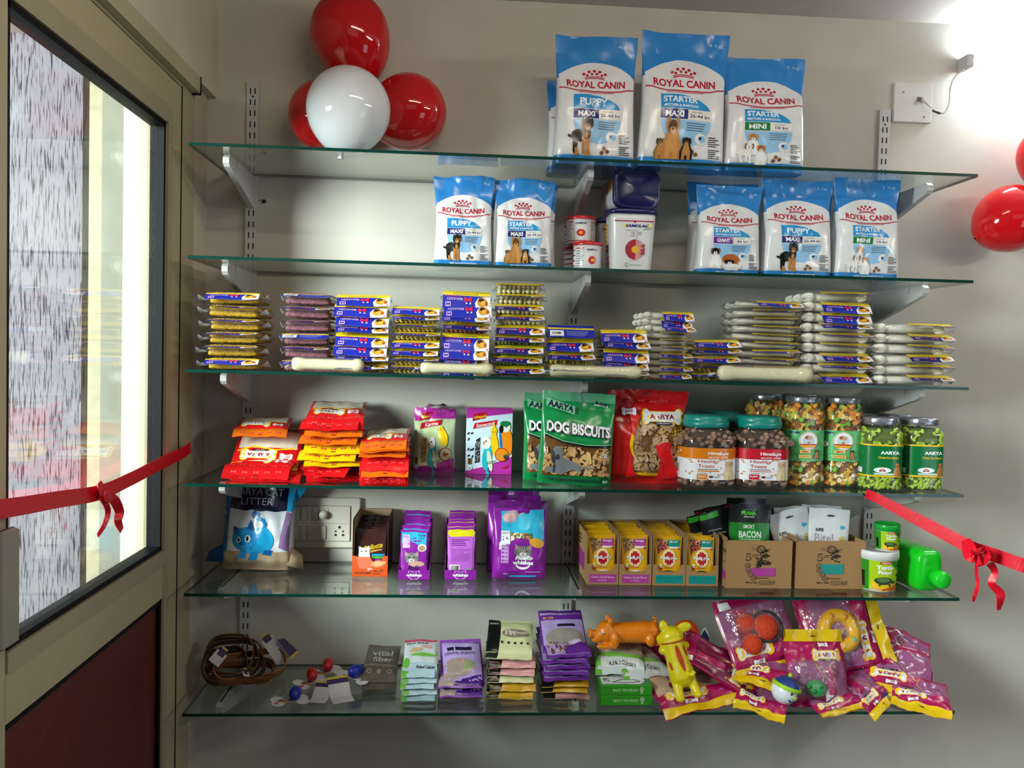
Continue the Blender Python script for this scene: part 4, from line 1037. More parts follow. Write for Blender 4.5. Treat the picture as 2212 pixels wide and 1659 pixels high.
bag('dog_biscuit_bag', bag_fn(w, h, .085, 41.7, seal=.90, wr=.010, wave=.012, pinch=.05, p=3.5, low=.6, flare=.05), [(1, RP)], A, (cx, Y + .045, Z4), (0, 0, -.02), seal=.90, sealart=sa, label='red dog biscuit bag with a clear window and white bone badge', cat='dog biscuit bag', L=.04)

# ---- biscuit jars
PET = clear('jar', (.98, .98, .98), rough=.04, refl=1.2, haze=.02); TEAL = mat('#0b8078', rough=.35, var=.04, coat=.2); SILV = mat('#a9aab5', rough=.22, metal=.75, bump=.3, scale=120)


def supr(a, p): c, q = abs(cos(a)), abs(sin(a)); return 1 / (c ** p + q ** p) ** (1 / p)


def prof_at(prof, z):
    for (r0, z0), (r1, z1) in zip(prof, prof[1:]):
        if z0 <= z <= z1: return r0 + (r1 - r0) * (z - z0) / max(1e-6, z1 - z0)
    return prof[-1][0]


def bone3(m, M, s, mt):
    P = bone(0, 0, s, s * .55, 3); n = len(P); t = s * .13; v = [(x * .9, y * .86, -t) for x, y in P] + [(x, y, 0) for x, y in P] + [(x * .88, y * .82, t) for x, y in P]
    f = [(i + o, (i + 1) % n + o, n + (i + 1) % n + o, n + i + o) for o in (0, n) for i in range(n)]; m.add(v, f, mt, M)
    T = tessellate_polygon([[Vector((x, y, 0)) for x, y in P]]); m.add([(x * .88, y * .82, t) for x, y in P], [tuple(t_) for t_ in T], mt, M); m.add([(x * .9, y * .86, -t) for x, y in P], [tuple(reversed(t_)) for t_ in T], mt, M)


def contents(prof, p, zr, n, size, mts, core, seed, ball=False):
    R = random.Random(seed); m = MB(); zs = [z for a, b_ in zr for z in (a, b_)]
    m.lathe([(max(.001, prof_at(prof, z) * .80), z) for z in [zs[0] + (zs[-1] - zs[0]) * k / 10 for k in range(11)]], core, 24, p=p, cap=True); tot = sum(b_ - a for a, b_ in zr)
    for k in range(n):
        q = R.uniform(0, tot); z = zr[0][0]
        for a, b_ in zr:
            if q <= b_ - a: z = a + q; break
            q -= b_ - a
        an = R.uniform(0, 2 * pi); r = prof_at(prof, z) * supr(an, p) - size * (.24 + R.uniform(0, .12)); mt = R.choice(mts); z = min(max(z, size * .56), zs[-1] - size * .3); pos = Vector((r * cos(an), r * sin(an), z))
        if ball: m.ell(pos, (size * .36, size * .36, size * .3), mt, n=8, k=5)
        else: bone3(m, Matrix.Translation(pos) @ Matrix.Rotation(an + pi / 2, 4, 'Z') @ Matrix.Rotation(pi / 2 + R.uniform(-.5, .5), 4, 'X') @ Matrix.Rotation(R.uniform(0, pi), 4, 'Z'), size * R.uniform(.85, 1.15), mt)
    return m.mesh('biscuits')


def jar_meshes(key, r, h, p, prof, lidprof, lidm, art, la, zr, n, size, mts, core, ball=False):
    """prof and lidprof are in units of (r, h); la = (z0, z1, angle span) of the label."""
    pf = [(a * r, b_ * h) for a, b_ in prof]; m = MB(); m.lathe(pf, PET, 44, p=p, cap=False); m.lathe([(.001, .0005), (pf[0][0], .0005)], PET, 44, p=p); J = m.mesh('jar_body')
    m = MB(); m.lathe([(a * r, b_ * h) for a, b_ in lidprof] + [(.001, lidprof[-1][1] * h)], lidm, 44, p=2.2); Ld = m.mesh('lid')
    z0, z1, sp = la[0] * h, la[1] * h, la[2]

    def f(u, v, e):
        a = -pi / 2 + (u - .5) * sp; z = z0 + (z1 - z0) * v; rr = prof_at(pf, z) * supr(a, p) + .0008 + e; return (rr * cos(a), rr * sin(a), z)
    m = MB(); art.put(m, f, L=.03, sv=.2, e0=.0003); Lb = m.mesh('label')
    return J, Ld, Lb, contents(pf, p, [(a * h, b_ * h) for a, b_ in zr], n, size, mts, core, hash(key) % 97 if False else len(key), ball)


def jar(name, meshes, loc, rz, label, group):
    o = empty(name, loc, (0, 0, rz), label=label, cat='biscuit jar', group=group); J, Ld, Lb, Ct = meshes
    ob('jar_body', J, o); ob('lid', Ld, o); ob('label', Lb, o); ob('biscuits', Ct, o, kind='stuff'); return o


def treat_art(c, word, wc, age):
    A = Art(); A.rect(0, 0, 1, 1, CWHT); A.poly([(0, .66), (1, .66), (1, 1), (0, 1)], c); A.text('Himalaya', .54, .83, .17, .13, TW, bold=.03); A.text('SINCE 1930', .54, .715, .165, .045, TW)
    A.text('Healthy', .465, .575, .17, .115, wc, bold=.015); A.text('Treats', .445, .44, .13, .105, wc, bold=.015); A.rect(.38, .325, .54, .345, DGRY); A.rect(.38, .26, .55, .30, c if c != RD else PINK); A.rect(.38, .2, .45, .22, GRY)
    A.rect(.375, .02, .45, .18, c); A.text(age, .412, .11, .06, .06, TW, bold=.02); A.el(.485, .1, .02, .035, film('#6a2a2a')); A.lines(.51, .07, .57, .13, 2, film('#5a7fb0'), 3)
    for x, y, a in ((.33, .58, 110), (.33, .22, 60), (.565, .17, 15), (.575, .64, 5)): A.poly([(x + (q * cos(math.radians(a)) - s * sin(math.radians(a))), y + (q * sin(math.radians(a)) + s * cos(math.radians(a))) * 2.2) for q, s in bone(0, 0, .055, .026, 4)], TAN)
    dog(A, .63, .32, .13, .66, CRM, film('#ead9b4'), CRM, GOLD, 'sit'); A.el(.30, .8, .0, .0, c)
    for x in (.22, .72): A.rect(x, .85, x + .018, .91, TW)
    barecode(A, .12, .1, .2, .5); A.lines(.05, .6, .2, .62, 1, RD); A.text('Himalaya', .13, .82, .13, .1, TW); A.lines(.8, .1, .97, .55, 8, GRY, 6, .3); return A


HP = [(.90, 0), (.97, .02), (1.0, .06), (1.0, .10), (.985, .12), (.985, .55), (1.0, .57), (1.0, .64), (.95, .70), (.80, .75), (.74, .77), (.74, .84)]; HL = [(.80, .82), (.82, .825), (.82, .90), (.79, .905), (.79, .93), (.77, .97), (.70, .985)]
BRM = [mat('#937060', rough=.8, var=.2, scale=90), mat('#a07c68', rough=.8, var=.2, scale=90), mat('#83604e', rough=.8, var=.2, scale=90)]
cx, w, h, Y = foot(1478, 1597, 897, 1056, 3); r = w / 2; RZ = -.10
j1 = jar_meshes('a', r, h, 3.2, HP, HL, TEAL, treat_art(film('#d97a10', bump=.03), '', film('#c0562a', bump=.03), 'ADULT'), (.12, .55, pi * 1.35), [(.01, .80)], 210, .022, BRM, mat('#4a3226', rough=.9), True)
j2 = jar_meshes('b', r, h, 3.2, HP, HL, TEAL, treat_art(RD, '', film('#b0203f', bump=.03), 'PUPPY'), (.12, .55, pi * 1.35), [(.01, .80)], 210, .022, BRM, mat('#4a3226', rough=.9), True)
GJ = 'teal lidded treat jars'
jar('treat_jar', j1, (cx, Y + r, Z4), .02, 'teal lidded treat jar with an orange and white label', GJ); c2, w2_, h2, Y2 = foot(1599, 1711, 905, 1057, 3); jar('treat_jar', j2, (c2, Y2 + r, Z4), -.05, 'teal lidded treat jar with a red and white label', GJ)
jar('treat_jar', j1, (cx - .052, Y + r * 3.1, Z4), .1, 'teal lidded treat jar hidden behind the orange label jar', GJ); jar('treat_jar', j2, (cx + .092, Y + r * 3.12, Z4), -.1, 'teal lidded treat jar seen between the two front jars', GJ)


def mix_art():
    A = Art(); LG = film('#5db673', bump=.05); A.rect(0, 0, 1, 1, LG); R = random.Random(2)
    for k in range(50): A.poly([(x, y * 1.0) for x, y in [(a, b_) for a, b_ in bone(R.uniform(.05, .95), R.uniform(.06, .94), .035, .03, 3)]], film('#4aa262', bump=.05))
    A.text('treats', .30, .93, .11, .08, NAVY, bold=.03); A.el(.47, .66, .118, .30, film('#e9e4d4')); A.el(.47, .66, .108, .28, film('#b98d6a')); A.el(.47, .66, .102, .265, TW); A.el(.47, .66, .075, .19, film('#bcd3e2'))
    A.el(.45, .77, .03, .06, RUST); A.el(.485, .75, .03, .06, film('#c99a7a')); A.el(.47, .60, .02, .05, GOLD); A.poly([(.365, .56), (.575, .56), (.55, .44), (.39, .44)], RD); A.poly([(.375, .52), (.565, .52), (.55, .45), (.39, .45)], YEL)
    A.rect(.37, .26, .50, .36, film('#e6c56a')); A.text('MIX', .435, .31, .08, .06, DRED, bold=.03); A.rect(.36, .10, .51, .20, film('#e6c56a')); A.text('FLAVOUR', .435, .15, .12, .055, DRED, bold=.02); dog(A, .575, .24, .10, .34, film('#7a4a22'), TAN, film('#5a3418'), BLK, 'sit')
    A.el(.26, .55, .05, .10, film('#e8c8d0')); A.lines(.2, .1, .33, .4, 6, GRN, 4, .3); return A


MP = [(.88, 0), (.97, .02), (1, .06), (1, .24), (.96, .265), (.95, .28), (.95, .64), (.97, .66), (1.0, .69), (1.0, .78), (.95, .84), (.80, .89), (.74, .91), (.74, .94)]; ML = [(.82, .93), (.83, .935), (.83, .985), (.80, .998)]
MXC = [mat(c, rough=.75, var=.15, scale=90) for c in ('#e6c24a', '#e08a2a', '#74b83e', '#7d543a', '#ecdcb4', '#e2b43c', '#ea9a3a', '#e8c860')]
cx, w, h, Y = foot(1704, 1788, 857, 1053, 3); c2, w2_, h2, Y2 = foot(1790, 1876, 861, 1054, 3); r = (w + w2_) / 4 * .95
jm = jar_meshes('mix', r, h, 3.0, MP, ML, SILV, mix_art(), (.29, .63, pi * 1.25), [(.01, .30), (.60, .91)], 150, .034, MXC, mat('#8a5f2a', rough=.9, var=.3, scale=60)); GM = 'tall jars of mixed biscuits'
jar('biscuit_jar', jm, (cx, Y + r, Z4), .05, 'tall jar of mixed colour biscuits next to the red label jar', GM); jar('biscuit_jar', jm, (c2, Y2 + r, Z4), -.22, 'tall jar of mixed colour biscuits next to the green biscuit jars', GM)
jar('biscuit_jar', jm, (cx - .062, Y + r * 3.16, Z4), 1.6, 'tall mixed biscuit jar at the back above the red label jar', GM); jar('biscuit_jar', jm, (cx + .048, Y + r * 3.25, Z4), 3.1, 'tall mixed biscuit jar mostly hidden between the two tall front jars', GM)


def cheese_art():
    DG = film('#0a6e38', bump=.05); A = Art(); A.rect(0, 0, 1, 1, DG); A.rect(0, .955, 1, 1, BYEL); A.rect(0, 0, 1, .045, BYEL); A.text('AARYA', .56, .75, .19, .10, TW, bold=.05); A.text('Cheese Dog Biscuit', .545, .59, .20, .09, BYEL, bold=.02)
    A.el(.49, .21, .085, .085, TW); A.poly(bone(.49, .19, .07, .05), RTXT); A.el(.49, .24, .025, .02, GOLD); A.poly([(.40, .06), (.60, .06), (.60, .12), (.40, .12), (.42, .09)], film('#cfd9d2')); dog(A, .632, .25, .10, .46, GOLD, film('#b87030'), GOLD, RUST, 'sit')
    A.rect(.22, .10, .30, .26, CWHT); A.line([(.22, .8), (.3, .8), (.3, .68), (.22, .68)], .006, film('#5fae6a')); return A


CP_ = [(.88, 0), (.97, .02), (1, .05), (.98, .08), (1, .11), (.98, .14), (1, .17), (.97, .19), (.97, .63), (1, .65), (1.0, .74), (.94, .80), (.80, .855), (.75, .87), (.75, .90)]; CL = [(.84, .89), (.85, .895), (.85, .975), (.82, .99)]
CHE = [mat(c, rough=.7, var=.12, scale=90) for c in ('#a8c836', '#b6d446', '#9cbc2e')]
cx, w, h, Y = foot(1874, 1962, 899, 1061, 3); c2, w2_, h2, Y2 = foot(1965, 2048, 906, 1061, 3); r = (w + w2_) / 4 * .96
jc = jar_meshes('cheese_', r, (h + h2) / 2, 3.4, CP_, CL, SILV, cheese_art(), (.19, .63, pi * 1.45), [(.01, .22), (.60, .84)], 130, .026, CHE, mat('#55691c', rough=.9)); GK = 'jars of green biscuits'
jar('biscuit_jar', jc, (cx, Y + r, Z4), -.25, 'jar of lime green biscuits beside the tall mixed jars', GK); jar('biscuit_jar', jc, (c2, Y2 + r, Z4), -.12, 'jar of lime green biscuits at the shelf end', GK)
jar('biscuit_jar', jc, (cx - .002, Y + r * 3.15, Z4), 1.6, 'lime green biscuit jar behind the one by the mixed jars', GK); jar('biscuit_jar', jc, (c2 - .006, Y2 + r * 3.15, Z4), 1.5, 'lime green biscuit jar behind the one at the shelf end', GK)
# ================================================================== fifth shelf
Z5 = ST[4]; CBD = mat('#a27d52', rough=.85, bump=.12, scale=140, var=.05); CBI = mat('#8e6d48', rough=.9, var=.06); CBF = film('#a27d52', rough=.8, bump=.05); INK = film('#1d1712', rough=.7, bump=.02)
# ---- cat litter
CYAN = film('#1d9fd6', bump=.2); CYB = film('#0e6fb0', bump=.2); DNAVY = film('#0d1030', bump=.3); LITW = film('#d3d6dc', bump=.3); BEIGE = film('#b39a80', bump=.2); CATB = film('#1487c8', bump=.1); CATD = film('#0f57a0', bump=.1)
cx, w, h, Y = foot(478, 615, 1054, 1238, 4)
A = Art(); A.poly([(.0, .66), (.15, .635), (.3, .62), (.4, .63), (.5, .615), (.62, .625), (.75, .615), (1, .64), (1, 1), (0, 1)], DNAVY); A.rect(0, .18, .08, 1, CYB); A.rect(.90, .62, 1, 1, CYAN); A.rect(0, 0, 1, .2, BEIGE); A.poly([(.82, .25), (.97, .2), (.97, .6), (.90, .62)], film('#8a6a9a', bump=.2))
A.text('AARYA CAT', .46, .815, .74, .075, film('#aab0bd', bump=.05), bold=-.005); A.text('LITTER', .46, .715, .46, .07, film('#aab0bd', bump=.05), bold=-.005)
A.line([(.52, .58), (.45, .60), (.43, .57), (.50, .545), (.58, .53), (.62, .49), (.60, .43)], .045, CATB, .04); A.el(.44, .585, .035, .04, CATD)
A.rot_el(.58, .32, .17, .14, 0, CYAN); A.el(.42, .27, .15, .09, CYAN); A.el(.34, .33, .18, .125, CATB); A.poly([(.18, .36), (.17, .47), (.28, .43)], CATD); A.poly([(.36, .44), (.40, .53), (.47, .42)], CATD); A.el(.38, .335, .04, .038, PWHT); A.el(.38, .335, .025, .026, DNAVY); A.el(.25, .32, .03, .032, PWHT); A.el(.25, .32, .018, .02, DNAVY); A.el(.29, .28, .03, .018, CATD)
A.poly([(.30, .22), (.38, .20), (.36, .13), (.22, .12)], CATB); A.poly([(.44, .2), (.54, .2), (.52, .11), (.40, .11)], CATB); A.poly([(.62, .22), (.74, .22), (.72, .16), (.60, .17)], CATD)
lit = bag('cat_litter_bag', bag_fn(w * 1.12, .268, .085, 51.3, seal=.96, wr=.011, wave=.004, pinch=.02, p=4, low=.55), [(.2, BEIGE), (.64, LITW), (1, CYAN)], A, (cx, Y + .05, Z5 + .002), (-.06, .03, .04), seal=.96, label='slumped cat litter bag with a blue cartoon cat, in the dark corner', cat='cat litter bag', L=.045)
for sx, z, mt in ((-1, .02, CATD), (1, .015, BEIGE)):
    m = MB(); m.add([(sx * w * .48, -.03, z), (sx * w * .78, -.045, z - .008 + .012 * (sx < 0)), (sx * w * .74, -.03, z + .03), (sx * w * .46, -.02, z + .06), (sx * w * .5, .02, z)], [(0, 1, 2, 3), (3, 2, 4), (1, 4, 2), (0, 4, 1)], mt); ob('bottom_corner', m, lit)
m = MB(); m.add([(w * .46, .0, .22), (w * .74, -.01, .252), (w * .70, 0, .225), (w * .52, .01, .18)], [(0, 3, 2, 1)], CYAN); m.add([(w * .46, .012, .22), (w * .74, .002, .252), (w * .70, .012, .225), (w * .52, .02, .18)], [(0, 1, 2, 3)], CYAN); ob('top_corner', m, lit)


# ---- pouches and the boxes they stand in
def pouch_set(key, w, h, art, base, sealm, seed, d=.012):
    S = bag_fn(w, h, d, seed, seal=.93, wr=.0018, wave=.0012, pinch=.02, p=3, low=.8)
    m = MB(); v0 = 0
    for top, mt in ((.93, base), (1, sealm)):
        n = 12 if top < 1 else 2; vs = [v0 + (top - v0) * k / n for k in range(n + 1)]; us = [0, .02, .07] + [.07 + .86 * k / 8 for k in range(1, 8)] + [.93, .98, 1]
        m.grid(lambda u, v: S(u, v, -1), 0, 0, mt, us=us, vs=vs); m.grid(lambda u, v: S(1 - u, v, 1), 0, 0, mt, us=us, vs=vs); v0 = top
    if art: art.put(m, lambda u, v, e: S(u, v, -1, e), L=.09, e0=.0007)
    return m.mesh(key)


def display_box(name, cx, Y, w, D, h, lip, outer, lipart, label, group, inner=CBI, notch=True, lipm=None, t=.0018, side=1.0):
    """Open topped shelf box; front lip cut low in the middle."""
    o = empty(name, (cx, Y, Z5), label=label, cat='display box', group=group); m = MB()
    m.box(-w / 2, 0, 0, w / 2, D, t, outer); m.box(-w / 2, D - t, 0, w / 2, D, h, outer); m.add([(-w / 2 + t, D - t - .0004, t), (w / 2 - t, D - t - .0004, t), (w / 2 - t, D - t - .0004, h - .001), (-w / 2 + t, D - t - .0004, h - .001)], [(0, 1, 2, 3)], inner, smooth=False)
    for sx in (-1, 1):
        x = sx * (w / 2 - t / 2); P = [(0, 0), (D, 0), (D, h), (.012, h * side), (0, h * side - .008)]
        m.prism(P, t, outer, Matrix(((0, 0, 1, x - t / 2), (1, 0, 0, 0), (0, 1, 0, 0), (0, 0, 0, 1))))
        m.add([(x - sx * t, .002, t), (x - sx * t, D - t, t), (x - sx * t, D - t, h - .001), (x - sx * t, .012, h * side - .001)], [(0, 1, 2, 3)], inner, smooth=False)
    ob('carton', m, o); m = MB(); lo, hi = lip * .66, lip
    P = [(-w / 2, 0), (w / 2, 0), (w / 2, hi)] + ([(w * .40, hi), (w * .36, hi * .96), (w * .33, lo * 1.1), (w * .28, lo), (-w * .28, lo), (-w * .33, lo * 1.1), (-w * .36, hi * .96), (-w * .40, hi)] if notch else []) + [(-w / 2, hi)]
    m.prism(P, t, lipm or outer, Matrix(((1, 0, 0, 0), (0, 0, -1, 0.0), (0, 1, 0, 0), (0, 0, 0, 1))), z0=0.0)
    if lipart: lipart.put(m, lambda u, v, e: ((u - .5) * w, -t - .0002 - e, v * lip), L=9, e0=.0001)
    ob('front_lip', m, o); return o


def fill(mesh, name, cx, Y, n, step, z, desc, lean=-.10, seed=1, cat='pet food pouch', j=.002, first=None, y0=.010, dz=0.0):
    R = random.Random(seed)
    for k in range(n):
        me = first if (k == 0 and first) else mesh; nm = 'frontmost' if k == 0 else ORDN[k] if k < 11 else None
        lab = ('%s pouch in the %s' % (nm, desc)) if k == 0 else '%s pouch from the front in the %s' % (nm, desc)
        ob(name, me, loc=(cx + R.uniform(-j, j), Y + y0 + k * step, z + k * dz + R.uniform(0, .003)), rot=(lean + R.uniform(-.02, .02), R.uniform(-.02, .02), R.uniform(-.04, .04)), label=lab, cat=cat, group='pouches in the ' + desc)


CHOC = film('#3a1c17', bump=.3, rough=.18); ORGB = film('#e0561a', rough=.4, bump=.03)
A = Art(); A.text('Bellotta', .58, .60, .62, .11, BYEL, bold=.02, shear=.3, rot=9); A.poly([(.5, .47), (.88, .53), (.88, .56), (.5, .52)], GOLD); A.poly([(.12, .48), (.10, .62), (.22, .58), (.36, .58), (.46, .63), (.48, .44), (.52, .3), (.34, .22), (.1, .28)], TW)
for q in (.2, .36): A.el(q, .50, .035, .012, BLK)
A.poly([(.26, .45), (.30, .45), (.28, .43)], PINK)
for k, c in enumerate((CYAN, film('#4db030'), film('#b02a9a'))): A.rect(.55, .40 - .055 * k, .97, .445 - .055 * k, c)
A.el(.6, .12, .3, .10, film('#e88a4a'))
bm = pouch_set('food_pouch', .086, .125, A, CHOC, CHOC, 61.2, .014); bp = pouch_set('food_pouch', .086, .125, None, CHOC, CHOC, 62.9, .014)
cx, w, h, Y = foot(760, 837, 1112, 1245, 4); A = Art(); A.poly([(.1, .95), (.2, .40), (.45, .34), (.62, .62), (.5, .95)], film('#e87a5a')); A.rot_el(.72, .62, .2, .16, 20, film('#e0a06a')); A.rot_el(.72, .62, .12, .09, 20, film('#e8b890')); A.el(.91, .68, .04, .07, film('#f0b08a'))
for k in range(5): A.rect(.44 + .03 * k, .28 + .02 * k, .455 + .03 * k, .42, TW)
A.text('MULTIPACK', .84, .34, .12, .04, INK); A.rect(.08, .225, .9, .232, INK); A.text('TUNA AND SALMON', .30, .17, .46, .07, INK, bold=.01); A.text('80g x 12', .74, .27, .26, .06, INK); A.lines(.6, .12, .92, .2, 2, INK, 4, .3)
display_box('food_box', cx, Y, w, .16, h * .93, .058, film('#4a1d18', rough=.5, bump=.05), A, 'orange fronted box of dark brown cat food pouches', 'pouch boxes', inner=mat('#a08a68', rough=.9), lipm=ORGB)
fill(bp, 'food_pouch', cx, Y, 7, .021, Z5 + .003, 'orange fronted box', -.16, 3, first=bm, dz=.0022)

WPUR = film('#8a1f9c', bump=.15); WPUL = film('#b05fc4', bump=.15); WCY = film('#2fb0d8', bump=.1); CATG = film('#8d8a90'); WSK = mat('#2a2340')


def whiskas(A, cx, cy, w, h, rot=0):
    A.line([(cx - w * .36, cy + h * .42), (cx - w * .30, cy + h * .95), (cx - w * .12, cy + h * .62), (cx + w * .12, cy + h * .62), (cx + w * .30, cy + h * .95), (cx + w * .36, cy + h * .42)], .02, TW, .03); A.line(arc(cx, cy - h * .05, w * .36, h * .85, 200, 340, 14), .02, TW, .03)
    A.text('whiskas', cx, cy, w, h * .62, TW, bold=.05)


A = Art(); A.rect(.03, .02, .97, .97, WPUR); A.poly([(.05, .72), (.3, .76), (.55, .72), (.8, .62), (.95, .58), (.95, .95), (.05, .95)], WCY); A.rect(.08, .62, .34, .90, film('#d9b8e6')); A.text('Tuna', .76, .89, .26, .06, NAVY, bold=.02); A.text('Kitten', .2, .86, .2, .03, WPUR, bold=.01); A.text('in Jelly', .78, .82, .2, .025, NAVY)
A.el(.80, .62, .16, .08, TW); A.el(.80, .61, .12, .06, film('#b88a6a')); catface(A, .42, .42, .55, .28, CATG, DGRY, film('#6a7a5a')); A.rot_el(.6, .28, .3, .06, 0, film('#c99a8a')); A.poly([(.3, .2), (.34, .26), (.5, .22), (.66, .26), (.7, .2), (.7, .12), (.3, .12)], film('#4a1560'))
wm1 = pouch_set('food_pouch', .076, .13, A, WPUR, WPUR, 63.3, .010)
A = Art(); A.rect(.04, .88, .96, .97, film('#d8cc20')); A.rect(.08, .08, .92, .86, WPUL); A.lines(.14, .34, .86, .62, 9, film('#7a2a8a'), 5, .3); A.lines(.14, .68, .84, .84, 4, film('#6a1a7a'), 9, .4); barecode(A, .08, .08, .45, .26); A.rect(.7, .09, .9, .2, GRY)
wm2 = pouch_set('food_pouch', .077, .125, A, WPUL, film('#d8cc20'), 64.4)
A = Art(); A.rect(.03, .84, .97, .95, film('#d8cc20')); A.rect(.05, .6, .95, .83, film('#d9b8e6')); A.rect(.03, .8, .97, .84, WPUR); wm3 = pouch_set('food_pouch', .076, .13, A, WPUR, WPUR, 65.4, .010)
lipA = Art(); whiskas(lipA, .5, .46, .5, .52)
for (x0, x1, y0), lb, me, fr_, sd in (((860, 928, 1116), 'first purple pouch box, kitten pouches with blue tops', wm1, None, 4), ((960, 1028, 1114), 'second purple pouch box, pouch turned back to front', wm3, wm2, 6)):
    cx, w, h, Y = foot(x0, x1, y0, 1251, 4)
    display_box('food_box', cx, Y, w, .175, h * .78, .026, WPUR, lipA, 'purple cat food box, ' + ('kitten pouches with blue tops' if sd == 4 else 'front pouch turned back to front'), 'pouch boxes', inner=mat('#8f7350', rough=.9), notch=False, lipm=WPUR, side=.25)
    fill(me, 'food_pouch', cx, Y, 9, .0185, Z5 + .003, lb, -.12, sd, first=fr_, j=.003, dz=.0032)

# ---- purple cat food bags
A = Art(); A.poly([(.14, .74), (.14, .86), (.93, .90), (.95, .45), (.75, .50), (.4, .55), (.12, .45)], WCY); A.rot_el(.33, .80, .17, .075, 10, film('#d99aa0')); A.rot_el(.30, .79, .12, .05, 10, film('#e0b4b4')); A.rot_el(.54, .865, .09, .025, 20, BYEL); A.el(.55, .73, .14, .10, film('#4fc0e0'))
A.poly([(.1, .42)] + [(.1 + .8 * t, .47 + .13 * sin(pi * min(1, t * 1.15))) for t in [k / 14 for k in range(15)]] + [(.95, .1), (.1, .1)], PWHT); biscuits(A, .3, .52, .72, .60, 26, 3, .6, [film('#c98a3a'), film('#a85a2a'), film('#6a9a3a')], .07)
A.poly([(.03, .02), (.97, .02), (.97, .42), (.8, .44)] + [(.82 - .62 * t, .44 + .10 * sin(pi * t)) for t in [k / 14 for k in range(15)]] + [(.16, .40), (.03, .36)], WPUR); A.rect(.14, .46, .30, .62, CWHT); A.text('1+', .22, .53, .11, .055, WPUR, bold=.02); A.text('ADULT', .22, .595, .14, .025, WPUR)
A.rect(.14, .22, .28, .45, film('#c79ad6'));
for k in range(4): A.el(.17, .40 - .05 * k, .018, .013, WPUR); A.rect(.2, .395 - .05 * k, .27, .402 - .05 * k, WPUR)
A.text('THE VITAL SYSTEM', .21, .435, .13, .012, WPUR); A.rot_el(.80, .48, .14, .06, -8, film('#e0a030')); catface(A, .55, .375, .34, .19, CATG, DGRY, film('#a8a860')); A.rot_el(.57, .285, .17, .03, 0, film('#b8b4b8')); whiskas(A, .55, .225, .38, .085); A.rect(.3, .03, .8, .055, WCY); A.text('480g', .24, .08, .1, .02, TW); A.rect(.6, .10, .88, .106, TW)
cx, w, h, Y = foot(1063, 1180, 1086, 1252, 4); GW = 'purple cat food bags'
for dx, dy, hh, sd, lb in ((0, 0, h, 71.1, 'front purple cat food bag with a grey tabby kitten'), (-.015, .062, h * 1.02, 72.6, 'middle purple cat food bag, peeking out behind the front one'), (-.012, .125, h * 1.035, 73.9, 'rearmost purple cat food bag against the wall')):
    bag('cat_food_bag', bag_fn(w, hh, .056, sd, seal=.90, wr=.007, wave=.008, pinch=.02, p=4, low=.7), [(.9, WPUR), (1, film('#6a1878', bump=.2))], A, (cx + dx, Y + .03 + dy, Z5), (0, .01, .02), seal=.90, label=lb, cat='cat food bag', group=GW, L=.045)

# ---- yellow pouch boxes
PYEL = film('#dba40c', bump=.15); PRED = film('#b81a2a', bump=.03); PTEAL = film('#0e8a7c', bump=.03); PMAG = film('#b0409a', bump=.03); CREAMR = film('#eee2a8', bump=.03)


def ped(A, cx, cy, w, h, dark=False):
    if not dark:
        A.el(cx, cy, w * .40, h * 1.35, CREAMR)
        for k in range(10):
            a = 2 * pi * k / 10; A.el(cx + w * .24 * cos(a), cy + h * .85 * sin(a), w * .07, h * .22, PRED, 8)
        A.el(cx, cy, w * .26, h * .9, PRED); A.text('Pedigree', cx, cy, w, h * .72, DTAN, bold=.09); A.text('Pedigree', cx, cy, w * .98, h * .66, TW, bold=.04)
    else:
        for k in range(14):
            a = 2 * pi * k / 14; A.el(cx + w * .21 * cos(a), cy + h * .7 * sin(a), w * .05, h * .16, INK, 8)
        A.text('Pedigree', cx, cy, w, h * .72, INK, bold=.05); A.text('Pedigree', cx, cy, w * .98, h * .62, CBF, bold=.015)


def ped_art(adult):
    A = Art(); A.rect(.05, .04, .95, .95, PYEL); A.poly([(.08, .92), (.52, .92), (.5, .74), (.3, .66), (.12, .58)], film('#6a2030', bump=.05) if adult else film('#7a5a3a', bump=.05)); R = random.Random(3)
    for k in range(26): A.rot_el(R.uniform(.12, .46), R.uniform(.68, .9), .035, .02, R.uniform(0, 180), [film('#d0605a'), film('#e0b090'), film('#b03030')][k % 3] if adult else [film('#c79a72'), film('#d8b48c'), film('#b07a58')][k % 3], n=8)
    A.rect(.50, .76, .92, .92, PTEAL if adult else PMAG); A.text('ADULT' if adult else 'Puppy', .71, .875, .32, .05, TW, bold=.03); A.rect(.52, .72, .92, .76, CWHT); A.el(.88, .72, .04, .025, PRED); ped(A, .52, .50, .62, .15)
    A.text('5', .22, .30, .10, .13, TW, bold=.04); A.text('SIGNS OF', .46, .325, .2, .025, PRED); A.text('GOOD HEALTH', .50, .285, .34, .03, PRED, bold=.02); A.el(.22, .265, .05, .025, PRED)
    A.rot_el(.52, .12, .32, .11, 0, DGRY if adult else PWHT); A.rot_el(.36, .12, .12, .08, 20, BLK); A.rot_el(.68, .12, .12, .08, -20, BLK); A.el(.52, .08, .08, .04, GRY if adult else TW); return A


